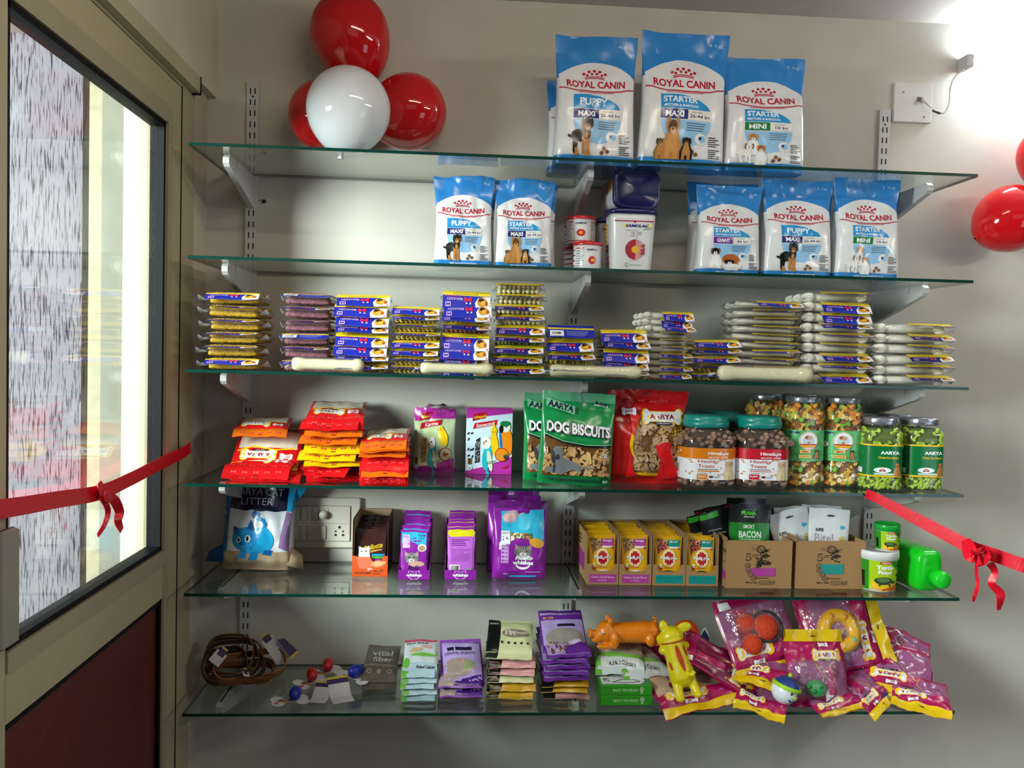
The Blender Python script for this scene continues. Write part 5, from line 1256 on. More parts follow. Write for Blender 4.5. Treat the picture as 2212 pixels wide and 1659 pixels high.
pp = pouch_set('food_pouch', .077, .122, ped_art(False), PYEL, PYEL, 81.2, .010); pa = pouch_set('food_pouch', .077, .122, ped_art(True), PYEL, PYEL, 82.8, .010)
DN = ['first yellow pouch box, puppy pouches', 'second yellow pouch box, puppy pouches', 'third yellow pouch box, adult pouches', 'fourth yellow pouch box, adult pouches by the cartons']
LB = ['leftmost brown display box of yellow pouches, pink strip, by the bracket', 'brown display box of yellow pouches, pink strip, next to teal ones', 'brown display box of yellow pouches, teal strip, next to pink ones', 'brown display box of yellow pouches, teal strip, against the big carton']
for k, (x0, x1) in enumerate(((1266, 1335), (1337, 1406), (1409, 1479), (1481, 1550))):
    cx, w, h, Y = foot(x0, x1, 1156, 1262.5 + k, 4); L_ = Art(); L_.rect(.09, .10, .93, .50, PMAG if k < 2 else film('#12908a', bump=.03))
    if k < 2: L_.text('Chicken Chunks Flavour', .51, .37, .72, .10, film('#e6b8dc')); L_.text('in Gravy', .51, .21, .26, .09, film('#e6b8dc'))
    else: L_.text('Chicken & Liver Chunks', .51, .37, .72, .10, film('#0d746f')); L_.text('in Gravy', .51, .21, .26, .09, film('#0d746f'))
    b = display_box('food_box', cx, Y, w, .215, h, .058, CBD, L_, LB[k], 'pouch boxes')
    if k == 0:
        m = MB(); S_ = Art(); S_.rect(.2, .2, .85, .55, PMAG); S_.lines(.3, .65, .6, .9, 3, INK, 3); S_.put(m, lambda u, v, e: (-w / 2 - .0004 - e, .21 - u * .2, v * h), L=9, e0=.0001); ob('side_print', m, b)
    fill(pp if k < 2 else pa, 'food_pouch', cx, Y, 11, .0182, Z5 + .010, DN[k], -.13, 11 + k)

# ---- cartons
for x0, x1, yt, yb, puppy in ((1568, 1708, 1168, 1271, True), (1720, 1866, 1169, 1272, False)):
    cx, w, h, Y = foot(x0, x1, yt, yb, 4); A = Art(); xc = .52 if puppy else .50; B_ = PMAG if puppy else film('#12908a', bump=.03); mg = .02 if puppy else 0
    ped(A, xc, .82, .29, .10, True); R = random.Random(5)
    for k in range(26): A.rot_el(xc + .05 + R.gauss(0, .035), .70 + R.gauss(0, .06), R.uniform(.01, .035), R.uniform(.008, .02), R.uniform(0, 180), INK, n=8)
    A.text('5', .33, .66, .075, .16, INK, bold=.03); A.text('5', .33, .66, .055, .125, CBF, bold=.01); A.rect(.39, .70, .5, .71, INK); A.rect(.39, .665, .46, .675, INK)
    if puppy:
        for k in range(16): A.rot_el(.50 + R.gauss(0, .03), .56 + R.gauss(0, .045), .025, .018, R.uniform(0, 180), INK, n=8)
        A.text('puppy', .58, .52, .20, .07, INK, bold=.03); A.rect(.36, .26, .74, .43, B_)
    else: A.rect(.34, .31, .68, .52, B_)
    for x, y in ((.32, .49), (.33, .39), (.37, .30), (.41, .22)): A.el(x, y, .038, .05, INK); A.el(x, y, .030, .04, CBF); A.el(x, y, .012, .018, INK)
    A.lines(.45, .215, .72, .24, 1, INK, 3, .5); A.text('80g x 15x2', .385, .125, .18, .055, INK); A.rect(.51, .09, .73, .175, INK); A.rect(.515, .097, .725, .168, CBF); A.text('10121466', .62, .132, .19, .055, INK)
    o = empty('cardboard_carton', (cx, Y, Z5), label='open brown carton with a %s rectangle, %s' % (('magenta', 'holding green and black treat bags') if puppy else ('teal', 'holding white treat bags')), cat='carton', group='brown cartons')
    m = MB(); t = .003; D = .19
    m.box(-w / 2, 0, 0, w / 2, t, h, CBD); m.box(-w / 2, D - t, 0, w / 2, D, h, CBD); m.box(-w / 2, t, 0, -w / 2 + t, D - t, h, CBD); m.box(w / 2 - t, t, 0, w / 2, D - t, h, CBD); m.box(-w / 2 + t, t, 0, w / 2 - t, D - t, t, CBD)
    m.prism([(-w / 2 - .004, h - .003), (-w / 2, h + .008), (-w / 2 + .003, h - .002)], D, CBI, Matrix(((1, 0, 0, 0), (0, 0, 1, 0), (0, 1, 0, 0), (0, 0, 0, 1))))
    A.put(m, lambda u, v, e: ((u - .5) * w, -.0002 - e, v * h), L=9, e0=.0001, eps=.00003); ob('carton_wall', m, o)
    if puppy:
        S_ = Art(); S_.rect(.82, .18, .98, .34, PMAG); S_.rect(.6, .72, .97, .80, film('#7d5f3c')); S_.rect(.7, .52, .97, .53, INK); m = MB(); S_.put(m, lambda u, v, e: (-w / 2 - .0004 - e, D * (1 - u), v * h), L=9); ob('side_print', m, o); C1 = (cx, Y, w, h)
    else: C2 = (cx, Y, w, h)

BKG = film('#121512', bump=.2); BGR = film('#14781e', bump=.25); BGL = film('#3fa52a', bump=.2)
A = Art(); A.rect(.02, .02, .98, .76, BGR); A.poly([(.3, .02), (.7, .02), (.85, .5), (.6, .7), (.2, .6)], film('#2a9226', bump=.2)); A.text('PRAMA', .47, .885, .36, .055, film('#4fd02a'), bold=.05); A.text('delicacy snack', .48, .835, .26, .03, PWHT, shear=.4); A.rect(.32, .925, .66, .932, GRY); A.text('SMOKY', .48, .71, .28, .05, PWHT); A.text('BACON', .50, .61, .54, .085, TW); A.rect(.24, .545, .76, .551, TW); A.text('FLAVORED TREATS', .5, .525, .5, .02, GRN)
A.el(.52, .34, .19, .17, PWHT); A.el(.40, .45, .07, .05, BLK); A.el(.66, .45, .07, .05, BLK); A.el(.43, .40, .07, .10, RUST); A.el(.62, .40, .06, .09, RUST); A.el(.52, .36, .05, .13, TW); A.el(.52, .29, .05, .04, BLK); A.el(.45, .25, .09, .06, PWHT); A.el(.60, .25, .09, .06, PWHT); A.el(.44, .38, .018, .015, BLK); A.el(.60, .38, .018, .015, BLK); A.rect(.2, .02, .8, .18, GRN)
B = Art(); B.rect(.02, .02, .98, .55, BGR); B.rect(.02, .90, .5, .98, film('#3aa52a')); B.text('BACON', .72, .32, .5, .10, TW); B.rect(.15, .72, .5, .735, GRY); B.rect(.2, .66, .6, .675, GRY)
Cc = Art(); Cc.rect(.02, .86, .98, .97, film('#a01c28')); Cc.lines(.2, .5, .7, .7, 3, GRY, 4, .3)
cx, Y, w, h = C1
ta = pouch_set('treat_bag', .120, .216, A, BKG, BKG, 91.1, .02); tb = pouch_set('treat_bag', .115, .198, B, BKG, BKG, 92.2, .018); tc_ = pouch_set('treat_bag', .115, .20, Cc, BKG, BKG, 93.2, .018)
GT = 'black and green treat bags in the carton'
for me, dx, dy, dz, ry, rz, lb in ((ta, -.018, .040, .010, .02, 0, 'upright green treat bag with a bulldog face, front of the carton'), (tb, -.052, .070, .012, -.24, .05, 'tilted black and green treat bag leaning out beside the bulldog bag'), (tb, -.066, .098, .004, -.30, 0, 'tilted black treat bag with a green corner behind the leaning one'), (tc_, -.050, .124, .008, -.22, 0, 'black treat bag with a red top strip at the carton back'), (ta, .002, .128, .012, .03, 0, 'black topped treat bag hidden behind the bulldog bag')):
    ob('treat_bag', me, loc=(cx + dx, Y + dy, Z5 + dz), rot=(-.04, ry, rz), label=lb, cat='dog treat bag', group=GT)
SBW = film('#dde0e6', bump=.2); A = Art(); A.el(.53, .90, .10, .014, BLK); A.text('SUPER', .26, .71, .2, .045, INK, bold=.03); A.text('Bite!', .36, .60, .46, .13, film('#a9a6b0', bump=.02), bold=.01); A.rect(.1, .51, .6, .518, GRY); A.el(.80, .75, .045, .03, WCY); A.poly([(.83, .75), (.88, .775), (.88, .725)], WCY); A.el(.81, .56, .10, .075, film('#d8c078')); A.line([(.77, .49), (.74, .44)], .03, film('#d8c078')); A.line([(.85, .49), (.88, .44)], .03, film('#d8c078'))
A.lines(.75, .53, .87, .6, 3, DGRY, 3, .3); A.el(.36, .28, .20, .19, WCY); A.el(.68, .26, .18, .17, WCY); A.el(.36, .27, .17, .16, film('#8a3a2a')); A.el(.68, .25, .15, .14, film('#c08a4a')); A.rect(.34, .1, .7, .3, film('#9a4a2a')); A.poly([(.03, .27), (.36, .31), (.36, .40), (.03, .36)], film('#2a86c8')); A.text('100% Meat', .195, .335, .27, .045, TW, bold=.02, rot=4)
cx, Y, w, h = C2; sa = pouch_set('treat_bag', .120, .207, A, SBW, SBW, 95.5, .018); A2 = Art(); A2.lines(.2, .3, .8, .7, 5, GRY, 4, .3); A2.rect(.02, .5, .98, .62, film('#7a2a5a')); sb_ = pouch_set('treat_bag', .118, .20, A2, film('#3a3d44', bump=.2), film('#3a3d44', bump=.2), 96.1, .018)
GT = 'white treat bags in the carton'
for me, dx, dy, dz, ry, lb in ((sa, .005, .036, .010, .03, 'upright white treat bag with a gold rosette, front of the carton'), (sa, -.040, .070, .006, -.30, 'tilted white treat bag leaning out of the carton'), (sa, -.045, .102, -.002, -.10, 'white treat bag standing behind the tilted one'), (sb_, -.05, .132, .002, -.05, 'dark grey treat bag at the back of the white bag carton'), (sa, .012, .098, .008, .02, 'white treat bag hidden behind the gold rosette bag')):
    ob('treat_bag', me, loc=(cx + dx, Y + dy, Z5 + max(.004, dz)), rot=(-.04, ry, .02), label=lb, cat='dog treat bag', group=GT)

# ---- turtle food and the green bottle
TGR = film('#2a8a1c', bump=.05); TLM = film('#a8c81a', bump=.05)


def turtle_pot(loc, r, h, rz, lidm, label, lidh):
    o = empty('turtle_food_tub', loc, (0, 0, rz), label=label, cat='turtle food tub', group='turtle food tubs'); R0, R1 = r * .86, r * .97; hb = h - lidh; m = MB()
    m.lathe([(R0 * .97, .0), (R0, .003), (R1, hb)], PLW, 40, cap=True); A = Art(); A.rect(0, 0, 1, .94, TGR); A.poly([(.26, 0), (.74, 0), (.74, .5), (.62, .72), (.5, .94), (.26, .94)], TLM); A.poly([(.3, .0), (.74, .0), (.74, .3), (.5, .35), (.3, .3)], BYEL)
    A.rect(.40, .84, .56, .92, RD); A.text('TAIYO', .48, .88, .13, .05, TW); A.text('Turtle', .475, .74, .24, .13, TW, bold=.05); A.text('Food', .475, .59, .19, .13, TW, bold=.05)
    A.el(.68, .80, .05, .08, film('#33363a')); A.el(.72, .55, .055, .10, film('#d98a2a')); A.el(.71, .48, .06, .05, film('#2f5a2a')); A.rot_el(.46, .32, .13, .12, 0, film('#2f4a34')); A.rot_el(.46, .35, .09, .07, 0, film('#5a7a4a')); A.el(.62, .27, .05, .05, film('#3f5a34')); A.poly([(.38, .24), (.44, .22), (.40, .13)], film('#2f4a34')); A.poly([(.52, .22), (.57, .22), (.56, .10)], film('#2f4a34'))
    A.line([(.44, .03), (.6, .10), (.74, .22)], .05, film('#c8501a'), .06); A.line([(.54, .01), (.66, .06), (.76, .14)], .04, film('#c8501a'), .05); A.el(.34, .05, .08, .05, film('#d8b070')); A.rect(.78, 0, .86, .94, PLW); A.rect(.14, .1, .2, .6, BLK)
    A.put(m, lambda u, v, e: ((R0 + (R1 - R0) * v + .0006 + e) * cos(-pi / 2 + (u - .5) * 2 * pi * .62), (R0 + (R1 - R0) * v + .0006 + e) * sin(-pi / 2 + (u - .5) * 2 * pi * .62), .004 + (hb - .006) * v), L=.02, sv=.2); ob('tub_body', m, o)
    m = MB(); m.lathe([(R1 * 1.01, hb - lidh * .35), (r * 1.02, hb - lidh * .3), (r * 1.02, hb + lidh * .6), (r, hb + lidh * .85), (r * .93, hb + lidh), (r * .90, hb + lidh * .72), (.001, hb + lidh * .72)], lidm, 40); ob('lid', m, o); return hb + lidh


cx, w, h, Y = foot(1873, 1956, 1186, 1282, 4); hb = turtle_pot((cx, Y + w / 2, Z5), w / 2, h * .92, .05, PLW, 'large white lidded turtle food tub', .018)
q = at(1916, 1198, Y + w / 2 - .008); turtle_pot((q.x, Y + w / 2 - .004, Z5 + hb - .0035), .034, .075, -.05, mat('#0f9a34', rough=.3, coat=.2), 'small green lidded turtle food tub on top of the large one', .014)
NEON = mat('#11c21f', rough=.22, coat=.3, var=.05, bump=.05, scale=15); p0 = atz(1975, 1279, Z5); p1 = atz(2036, 1281, Z5); w = p1.x - p0.x; h = at(2005, 1190, p0.y).z - Z5
o = empty('plastic_bottle', ((p0.x + p1.x) / 2 + .006, p0.y, Z5), (0, 0, .10), label='bright green square plastic bottle lying down, cap facing out', cat='bottle')
q_ = [(cos(a), sin(a)) for a in [2 * pi * k / 32 for k in range(32)]]


def sq(x, z, W_, H_, p=5): return [((x + c * supr(math.atan2(s, c), p) * W_ / 2), z + s * supr(math.atan2(s, c), p) * H_ / 2) for c, s in q_]


m = MB(); m.loft([[(a, y, b_) for a, b_ in sq(0, h / 2, w * k, h * k)] for y, k in ((.19, .5), (.188, .86), (.18, .97), (.16, 1), (.02, 1), (.006, .96), (0, .84), (-.001, .5), (-.001, .42))], NEON); ob('bottle_body', m, o)
MC = Matrix.Translation((w * .20, 0, h * .36)) @ Matrix.Rotation(pi / 2, 4, 'X'); m = MB(); m.lathe([(.019, -.002), (.019, .010)], NEON, 28, M=MC); ob('neck', m, o); m = MB(); m.lathe([(.021, .008), (.0235, .010), (.0235, .033), (.021, .036), (.001, .036)], mat('#16c92a', rough=.3), 28, M=MC); ob('cap', m, o)
# ================================================================== lowest shelf
Z6 = ST[5]
# ---- leather straps in the dark corner
LEA = [mat('#5a3420', rough=.6, bump=.3, scale=80), mat('#7a4a28', rough=.55, bump=.3, scale=80), mat('#9a6636', rough=.55, bump=.3, scale=80), mat('#3a2218', rough=.6, bump=.3, scale=80)]
STEEL = mat('#8d8a84', rough=.3, metal=.9); TAG = mat('#c9c2c4', rough=.7); TPUR = mat('#3a2a5a', rough=.6); TYEL = mat('#c9b21a', rough=.6)
c0 = atz(522, 1470, Z6)


def loop(rx, ry_, tilt, z, wid, mt, dx, dy, label, yaw=0.0, tagat=None, tagrot=(0, 0, 0), tagsz=(.030, .045)):
    o = empty('leather_collar', (c0.x + dx, c0.y + dy, Z6 + z), (0, 0, yaw), label=label, cat='dog collar', group='leather collars in the dark corner')
    pts = [(rx * cos(a), ry_ * sin(a) * cos(tilt) , ry_ * (1 + sin(a)) * sin(tilt) + .006 * sin(3 * a)) for a in [2 * pi * k / 40 for k in range(41)]]
    m = MB(); P = [Vector(q) for q in pts]; rg = []
    up = Vector((0, -sin(tilt), cos(tilt)))
    for i, q in enumerate(P):
        t_ = (P[(i + 1) % 40] - P[(i - 1) % 40]).normalized(); s_ = t_.cross(up).normalized()
        rg.append([tuple(q + up * (sa * wid / 2) + s_ * sb * .0014) for sa, sb in ((1, 1), (1, -1), (-1, -1), (-1, 1))])
    m.loft(rg, mt, cap=False, smooth=False); ob('strap', m, o)
    b = MB(); q = P[33]; b.tube([q + Vector((x, 0, z_)) for x, z_ in ((-.010, -.009), (.010, -.009), (.010, .009), (-.010, .009), (-.010, -.009))], .0016, STEEL, n=6); ob('buckle', b, o)
    if tagat is not None:
        g = MB(); g.box(-tagsz[0] / 2, -.0004, -tagsz[1], tagsz[0] / 2, .0004, 0, TAG); g.box(-tagsz[0] * .3, -.0008, -.012, tagsz[0] * .3, .0008, .008, TPUR); g.box(-tagsz[0] * .3, -.0009, .008, tagsz[0] * .3, .0009, .013, TYEL); ob('hang_tag', g, o, loc=tagat, rot=tagrot)
    return o


loop(.074, .064, .75, .014, .024, LEA[0], -.030, .0, 'dark brown coiled leather collar with a white square tag', .2, (-.020, -.045, .085), (-.3, .72, 0), (.034, .036))
loop(.085, .052, .55, .014, .020, LEA[3], -.018, .0, 'nearly black coiled leather collar beneath the others', -.2)
loop(.066, .062, 1.05, .012, .028, LEA[1], -.038, .02, 'reddish brown leather collar standing at the back of the pile', .0)
o = loop(.10, .048, .60, .012, .026, LEA[2], .022, .006, 'light tan leather collar slanting across the pile with a folded white tag', .45, (.050, .022, .093), (-.2, -.55, .1), (.036, .085))
loop(.082, .042, .45, .012, .018, LEA[1], .012, -.012, 'thin tan leather collar at the front of the pile with a yellow tag', .3, (.0, -.03, .03), (-1.2, .3, .2), (.018, .02))
loop(.060, .052, .85, .012, .022, LEA[3], -.045, -.012, 'dark collar loop nested inside the coiled dark brown collar', .5)
loop(.090, .044, .30, .012, .022, LEA[0], -.004, -.006, 'broad dark brown collar lying low under the tan collar', .1)
loop(.078, .056, .95, .012, .024, LEA[0], -.028, .032, 'dark brown collar standing against the wall side of the pile', -.15)
g = MB(); g.add([(0, 0, 0), (.035, .0, -.055), (.058, .0, -.040), (.022, 0, .0)], [(0, 1, 2, 3)], TPUR); g.add([(.035, 0, -.055), (.058, 0, -.040), (.061, -.0005, -.047), (.038, -.0005, -.063)], [(0, 1, 2, 3)], TYEL); ob('card_tag', g, o, loc=(.075, .005, .090), rot=(-.2, 0, .1))

# ---- toys on cards
CRD = mat('#d6d4d8', rough=.6); BLUB = mat('#1c2a9c', rough=.35, bump=.2, scale=150); REDB = mat('#c01c24', rough=.35, bump=.2, scale=150)
for px, py, col, rz, bx, lb, lift in ((626, 1515, BLUB, .35, .012, 'blue oval toy on a white bone shaped card at the shelf front', 0), (762, 1482, BLUB, -.25, .004, 'blue oval toy on a white card next to the grey treat packet', .022),
                                      (672, 1484, REDB, .75, .0, 'red oval toy on a card behind the front blue toy', .012), (706, 1462, REDB, .6, .0, 'red toy on a card at the back by the wall', .012)):
    p = atz(px, py, Z6); o = empty('carded_toy', (p.x, p.y, Z6 + .002 + lift), (.16 if lift else .05, .05, rz), label=lb, cat='carded toy', group='oval toys on white cards')
    m = MB(); m.prism(bone(0, 0, .100, .058), .0012, CRD); m.prism([(x * .6 - .01, y * .25 + .002) for x, y in bone(0, 0, .07, .04)], .0003, film('#5a3a6a'), z0=.0012); m.prism([(-.036 + .006 * cos(a), -.010 + .005 * sin(a)) for a in [k * pi / 6 for k in range(12)]], .0003, RD, z0=.0012); m.prism([(-.03, -.004), (-.012, -.016), (-.004, -.006), (-.018, .006)], .0003, GOLD, z0=.0012); ob('backing_card', m, o)
    m = MB(); m.ell((bx, .006, .020), (.016, .024, .018), col, Matrix.Rotation(-.5, 4, 'Z'), n=20, k=12); ob('rubber_toy', m, o)
FW = mat('#c6c5cb', rough=.6)
for px, py, rz, s, lb, lift in ((690, 1512, -.15, .95, 'small white folded card standing open behind the bone shaped card', 0), (738, 1510, .40, 1.2, 'larger white folded card with a purple and yellow header', 0)):
    p = atz(px, py, Z6); o = empty('folded_card', (p.x, p.y, Z6 + .001), (0, 0, rz), label=lb, cat='folded card', group='white folded cards'); m = MB()
    m.loft([[(-.024 * s, y, z), (.024 * s, y, z)] for y, z in ((-.022 * s, .0), (.006 * s, .002), (.016 * s, .010), (.030 * s, .024 * s))], FW, cap=False, closed=False, smooth=False); m.loft([[(-.024 * s, y, z - .0008), (.024 * s, y, z - .0008)] for y, z in ((-.022 * s, .0008), (.006 * s, .002), (.016 * s, .010), (.030 * s, .024 * s))], FW, cap=False, closed=False, smooth=False); ob('card', m, o)
    m = MB(); m.add([(-.024 * s, .0302 * s, .0242 * s), (.024 * s, .0302 * s, .0242 * s), (.024 * s, .043 * s, .030 * s), (-.024 * s, .043 * s, .030 * s)], [(0, 1, 2, 3)], TPUR); m.add([(-.024 * s, .0432 * s, .0302 * s), (.024 * s, .0432 * s, .0302 * s), (.024 * s, .048 * s, .033 * s), (-.024 * s, .048 * s, .033 * s)], [(0, 1, 2, 3)], TYEL); ob('header', m, o)


# ---- piles of flat treat packets
def pile(name, px, pyb, Y, w, l, specs, pitch, group, cat, zb=0.0, t=None, seed=1, rot0=0.0):
    """specs from the bottom up: (mesh key, label, tilt, yaw, dx)."""
    p = at(px, pyb, Y); R = random.Random(seed)
    for k, (me, lb, tilt, yaw, dx) in enumerate(specs):
        ob(name, me, loc=(p.x + dx, Y + l / 2 + R.uniform(-.003, .003), Z6 + .002 + zb + k * pitch), rot=(tilt, 0, rot0 + yaw), label=lb, cat=cat, group=group)


def flat(key, w, l, t, seed, droop, flap, bands, art, under, wr=.003):
    return pouch_mesh(key, pouch_fn(w, l, t, seed, droop, flap, wr), bands, art, under)


VG = film('#5d554b', bump=.2); A = Art(); A.text('vital', .5, .72, .62, .16, film('#a8a49a'), bold=.02); A.text('fiber', .55, .54, .6, .13, film('#a8a49a'), bold=.02); A.rect(.0, .36, 1, .40, film('#7a7064'))
for x in (.2, .5, .8): A.el(x, .22, .07, .05, film('#a89a84')); A.el(x, .22, .05, .035, VG)
vf = flat('dog_treat_packet', .095, .135, .016, 101.2, .25, .12, [(1, VG)], A, VG); p = at(820, 1470, -.225)
ob('dog_treat_packet', vf, loc=(p.x - .006, -.150, Z6 + .006), rot=(.03, 0, .02), label='flat grey brown treat packet beneath the tilted grey one', cat='dog treat packet', group='grey brown treat packets'); ob('dog_treat_packet', vf, loc=(p.x - .004, -.135, Z6 + .044), rot=(.42, .02, -.06), label='tilted grey brown treat packet with white lettering by the carded toys', cat='dog treat packet', group='grey brown treat packets')

MBW = film('#cfd9dc', bump=.2); MBB = film('#a9c3d0', bump=.25); A = Art(); A.rect(.0, .93, 1, 1, film('#c84a6a')); A.text('MILK BONE', .4, .86, .66, .05, NVB, bold=.02); A.rot_el(.35, .64, .2, .07, 10, film('#d8b48a')); A.rot_el(.7, .74, .16, .06, -10, film('#d8a0a0')); A.el(.6, .5, .4, .05, film('#7cc04a')); A.el(.08, .3, .10, .12, film('#6ab03a')); A.text('Added Calcium', .66, .20, .56, .07, NVB, bold=.02); A.rect(.0, .0, .16, .12, film('#6ab03a'))
mk = flat('dog_treat_packet', .092, .13, .014, 103.4, .7, .22, [(.7, MBW), (1, MBB)], A, MBB)
nm = ['lowest', 'second lowest', 'third lowest', 'third from the top', 'second from the top', 'tilted topmost']
pile('dog_treat_packet', 903, 1500, -.255, .09, .13, [(mk, nm[k] + ' pale blue milk treat packet beside the grey packets', (.02, .03, .02, .04, .06, .42)[k], (.0, .05, -.03, .02, -.04, .03)[k], (0, .002, -.002, .002, 0, .002)[k]) for k in range(6)], .0165, 'pale blue milk treat packets', 'dog treat packet', seed=3)

DP = film('#8a4ab8', bump=.25); DPL = film('#b8a0dc', bump=.2); DWN = film('#a8948c', bump=.4); DPD = film('#4a1a7a', bump=.2); A = Art(); A.rect(.05, .05, .95, .95, DPL); A.poly([(0, 1), (1, 1), (1, .86), (0, .92)], DP); A.rect(.15, .70, .75, .78, NVB); A.text('DENTAL ENERGY', .46, .64, .74, .06, NVB); A.rot_el(.42, .36, .36, .18, 0, DWN); A.rot_el(.62, .38, .18, .09, 10, film('#8fa86a')); A.el(.5, .46, .05, .04, PINK); A.poly([(.35, .02), (1, .02), (1, .22), (.4, .13)], DPD); A.poly([(.0, .02), (.35, .02), (.4, .2), (.05, .25)], DWN)
dn = flat('dog_treat_packet', .118, .15, .026, 105.6, .6, .14, [(1, DP)], A, DPD)
pile('dog_treat_packet', 993, 1500, -.255, .11, .15, [(dn, 'lowest purple dental treat packet lying flat', .03, .06, 0), (dn, 'middle purple dental treat packet lying flat', .08, .03, -.002), (dn, 'topmost purple dental treat packet, tilted up with pale lettering area', .62, .10, .004)], .030, 'purple dental treat packets', 'dog treat packet', seed=4)


def doga(c, win=True):
    A = Art(); A.rect(.0, 0, .24, 1, BKG); A.el(.24, .5, .05, .5, BKG); A.text('DOGAHOLIC', .13, .86, .20, .05, PWHT, bold=.02)
    if win:
        A.rot_el(.62, .55, .30, .12, 0, film('#8f8478', bump=.3))
        for k in range(6): A.rot_el(.42 + .08 * k, .55 + .02 * (k % 2), .03, .08, 20 * k, film('#d8cbb4'))
    for k in range(5): A.el(.34 + .14 * k, .30, .028, .03, film('#3a3430'))
    return A


DC = [film(c, bump=.25) for c in ('#d8dba8', '#d99a98', '#d3a01c')]
dg = [flat('dog_treat_packet', .128, .15, .022, 107.1 + k, .7, .16, [(1, c)], doga(c), c, .004) for k, c in enumerate(DC)]
seq = [(2, 'lowest amber treat packet with a black end'), (2, 'second lowest amber treat packet with a black end'), (0, 'cream treat packet above the amber ones'), (1, 'lower pink treat packet with a black end'), (1, 'upper pink treat packet with a black end'), (0, 'cream treat packet above the pink ones'), (0, 'topmost cream treat packet, tilted up, black brand corner')]
pile('dog_treat_packet', 1104, 1500, -.255, .128, .15, [(dg[k], lb, .05 if i < 6 else .34, (-.04, .03, .02, -.06, .05, -.08, -.10)[i], (0, .003, -.003, .004, 0, -.003, -.002)[i]) for i, (k, lb) in enumerate(seq)], .0215, 'black ended treat packets in the middle pile', 'dog treat packet', seed=5)

PV = film('#6a2a9a', bump=.25); A = Art(); A.rect(.03, .05, .97, .95, DPL)
for k in range(22): A.rect(.02 + .045 * k, .88, .04 + .045 * k, 1.0, DPD)
A.rect(.0, .80, 1, .9, PV); A.rect(.08, .82, .32, .86, GOLD); A.rect(.38, .66, .78, .71, NVB); A.rot_el(.5, .45, .42, .18, 0, film('#9a948c', bump=.4)); R = random.Random(8)
for k in range(22): A.rot_el(R.uniform(.06, .5), R.uniform(.1, .36), .05, .02, R.uniform(0, 180), [film('#6a4030'), film('#c9bcae'), film('#8a6250')][k % 3], n=8)
A.poly([(.42, .05), (.98, .05), (.98, .34), (.5, .22)], PV); A.rot_el(.72, .36, .16, .04, 10, film('#cbb8e0')); A.el(.5, .93, .04, .015, TW)
pv = flat('dog_treat_packet', .128, .16, .020, 111.3, .5, .12, [(1, PV)], A, DPD, .005); pb = flat('dog_treat_packet', .130, .15, .014, 112.5, .6, .14, [(1, DC[2])], doga(DC[2], False), DC[2]); pk = flat('dog_treat_packet', .130, .15, .012, 113.7, .5, .14, [(1, DC[1])], doga(DC[1], False), DC[1])
seq = [(pk, 'lowest pink treat packet under the purple packets', .03), (pb, 'lower amber treat packet under the purple packets', .03), (pb, 'upper amber treat packet under the purple packets', .04)] + [(pv, n_ + ' purple treat packet in the pile by the orange pig', .06 + .02 * i) for i, n_ in enumerate(['lowest', 'second lowest', 'middle', 'fourth lowest', 'second from top'])] + [(pv, 'large upright purple treat packet with a striped top edge', .78)]
pile('dog_treat_packet', 1220, 1502, -.255, .128, .15, [(me, lb, tl, (.03, -.04, .02, .06, -.02, .08, .02, .10, .10)[i], (.004, .002, 0, -.002, .003, .001, -.004, .002, .0)[i]) for i, (me, lb, tl) in enumerate(seq)], .0172, 'treat packets in the purple pile', 'dog treat packet', seed=6)

A = Art(); A.rect(0, .0, 1, .34, film('#cdd5d8', bump=.25)); A.poly([(.0, .34), (1, .30), (1, .40), (.0, .44)], film('#7cc04a')); A.rect(.02, .44, .98, .96, film('#c9b7a2', bump=.3)); A.rot_el(.4, .66, .3, .14, 10, film('#c08a70')); A.rot_el(.7, .7, .2, .1, -15, film('#b87a70')); A.rect(.1, .86, .5, .94, NVB); A.text('Added Calcium', .55, .20, .56, .08, NVB, bold=.02); A.poly([(0, 0), (.14, 0), (.10, .3), (0, .36)], film('#6ab03a')); A.el(.7, .1, .08, .04, TW)
ca = flat('dog_treat_packet', .135, .15, .022, 115.9, .8, .20, [(1, film('#c9d2d6', bump=.25))], A, film('#b4c4b0', bump=.25), .005)
GC_ = 'white and green calcium treat packets'; p = at(1340, 1470, -.2)
for dx, dy, dz, tl, yw, lb in ((.015, -.005, .050, .06, -.06, 'lowest white and green treat packet behind the nail clipper boxes'), (.05, -.015, .074, .16, .18, 'white and green treat packet sliding toward the yellow pig'), (-.006, -.01, .092, .30, -.12, 'topmost white and green treat packet, right under the orange pig')):
    ob('dog_treat_packet', ca, loc=(p.x + dx, -.185 + dy, Z6 + dz), rot=(tl, 0, yw), label=lb, cat='dog treat packet', group=GC_)

# ---- nail clipper boxes
CG = film('#2c8f1a', bump=.03, rough=.35); x0, x1 = at(1297, 1510, -.31).x, at(1408, 1510, -.31).x
A = Art(); A.text('CURVED NAIL CLIPPER', .48, .5, .50, .26, film('#a8d89a'), rot=180)
for q in ((.80, .36, .022, .20), (.772, .62, .009, .13), (.79, .74, .009, .13), (.812, .74, .009, .13), (.83, .62, .009, .13)): A.el(q[0], q[1], q[2], q[3], TW); A.el(q[0], q[1], q[2] * .6, q[3] * .7, CG)
T = Art(); T.poly([(.04, .1), (.8, .1), (.9, .5), (.86, .95), (.04, .95)], CWHT); T.line([(.25, .3), (.45, .62), (.7, .62), (.8, .4)], .04, film('#1d4a3a'), .08); T.line([(.25, .3), (.5, .25), (.8, .38)], .04, film('#1d4a3a'), .08); T.text('CLIPPER', .14, .55, .5, .12, INK, bold=.02, rot=90, asp=1); T.line([(.8, .1), (.95, .5), (.9, .95)], .03, film('#2a5aa0'), .03)
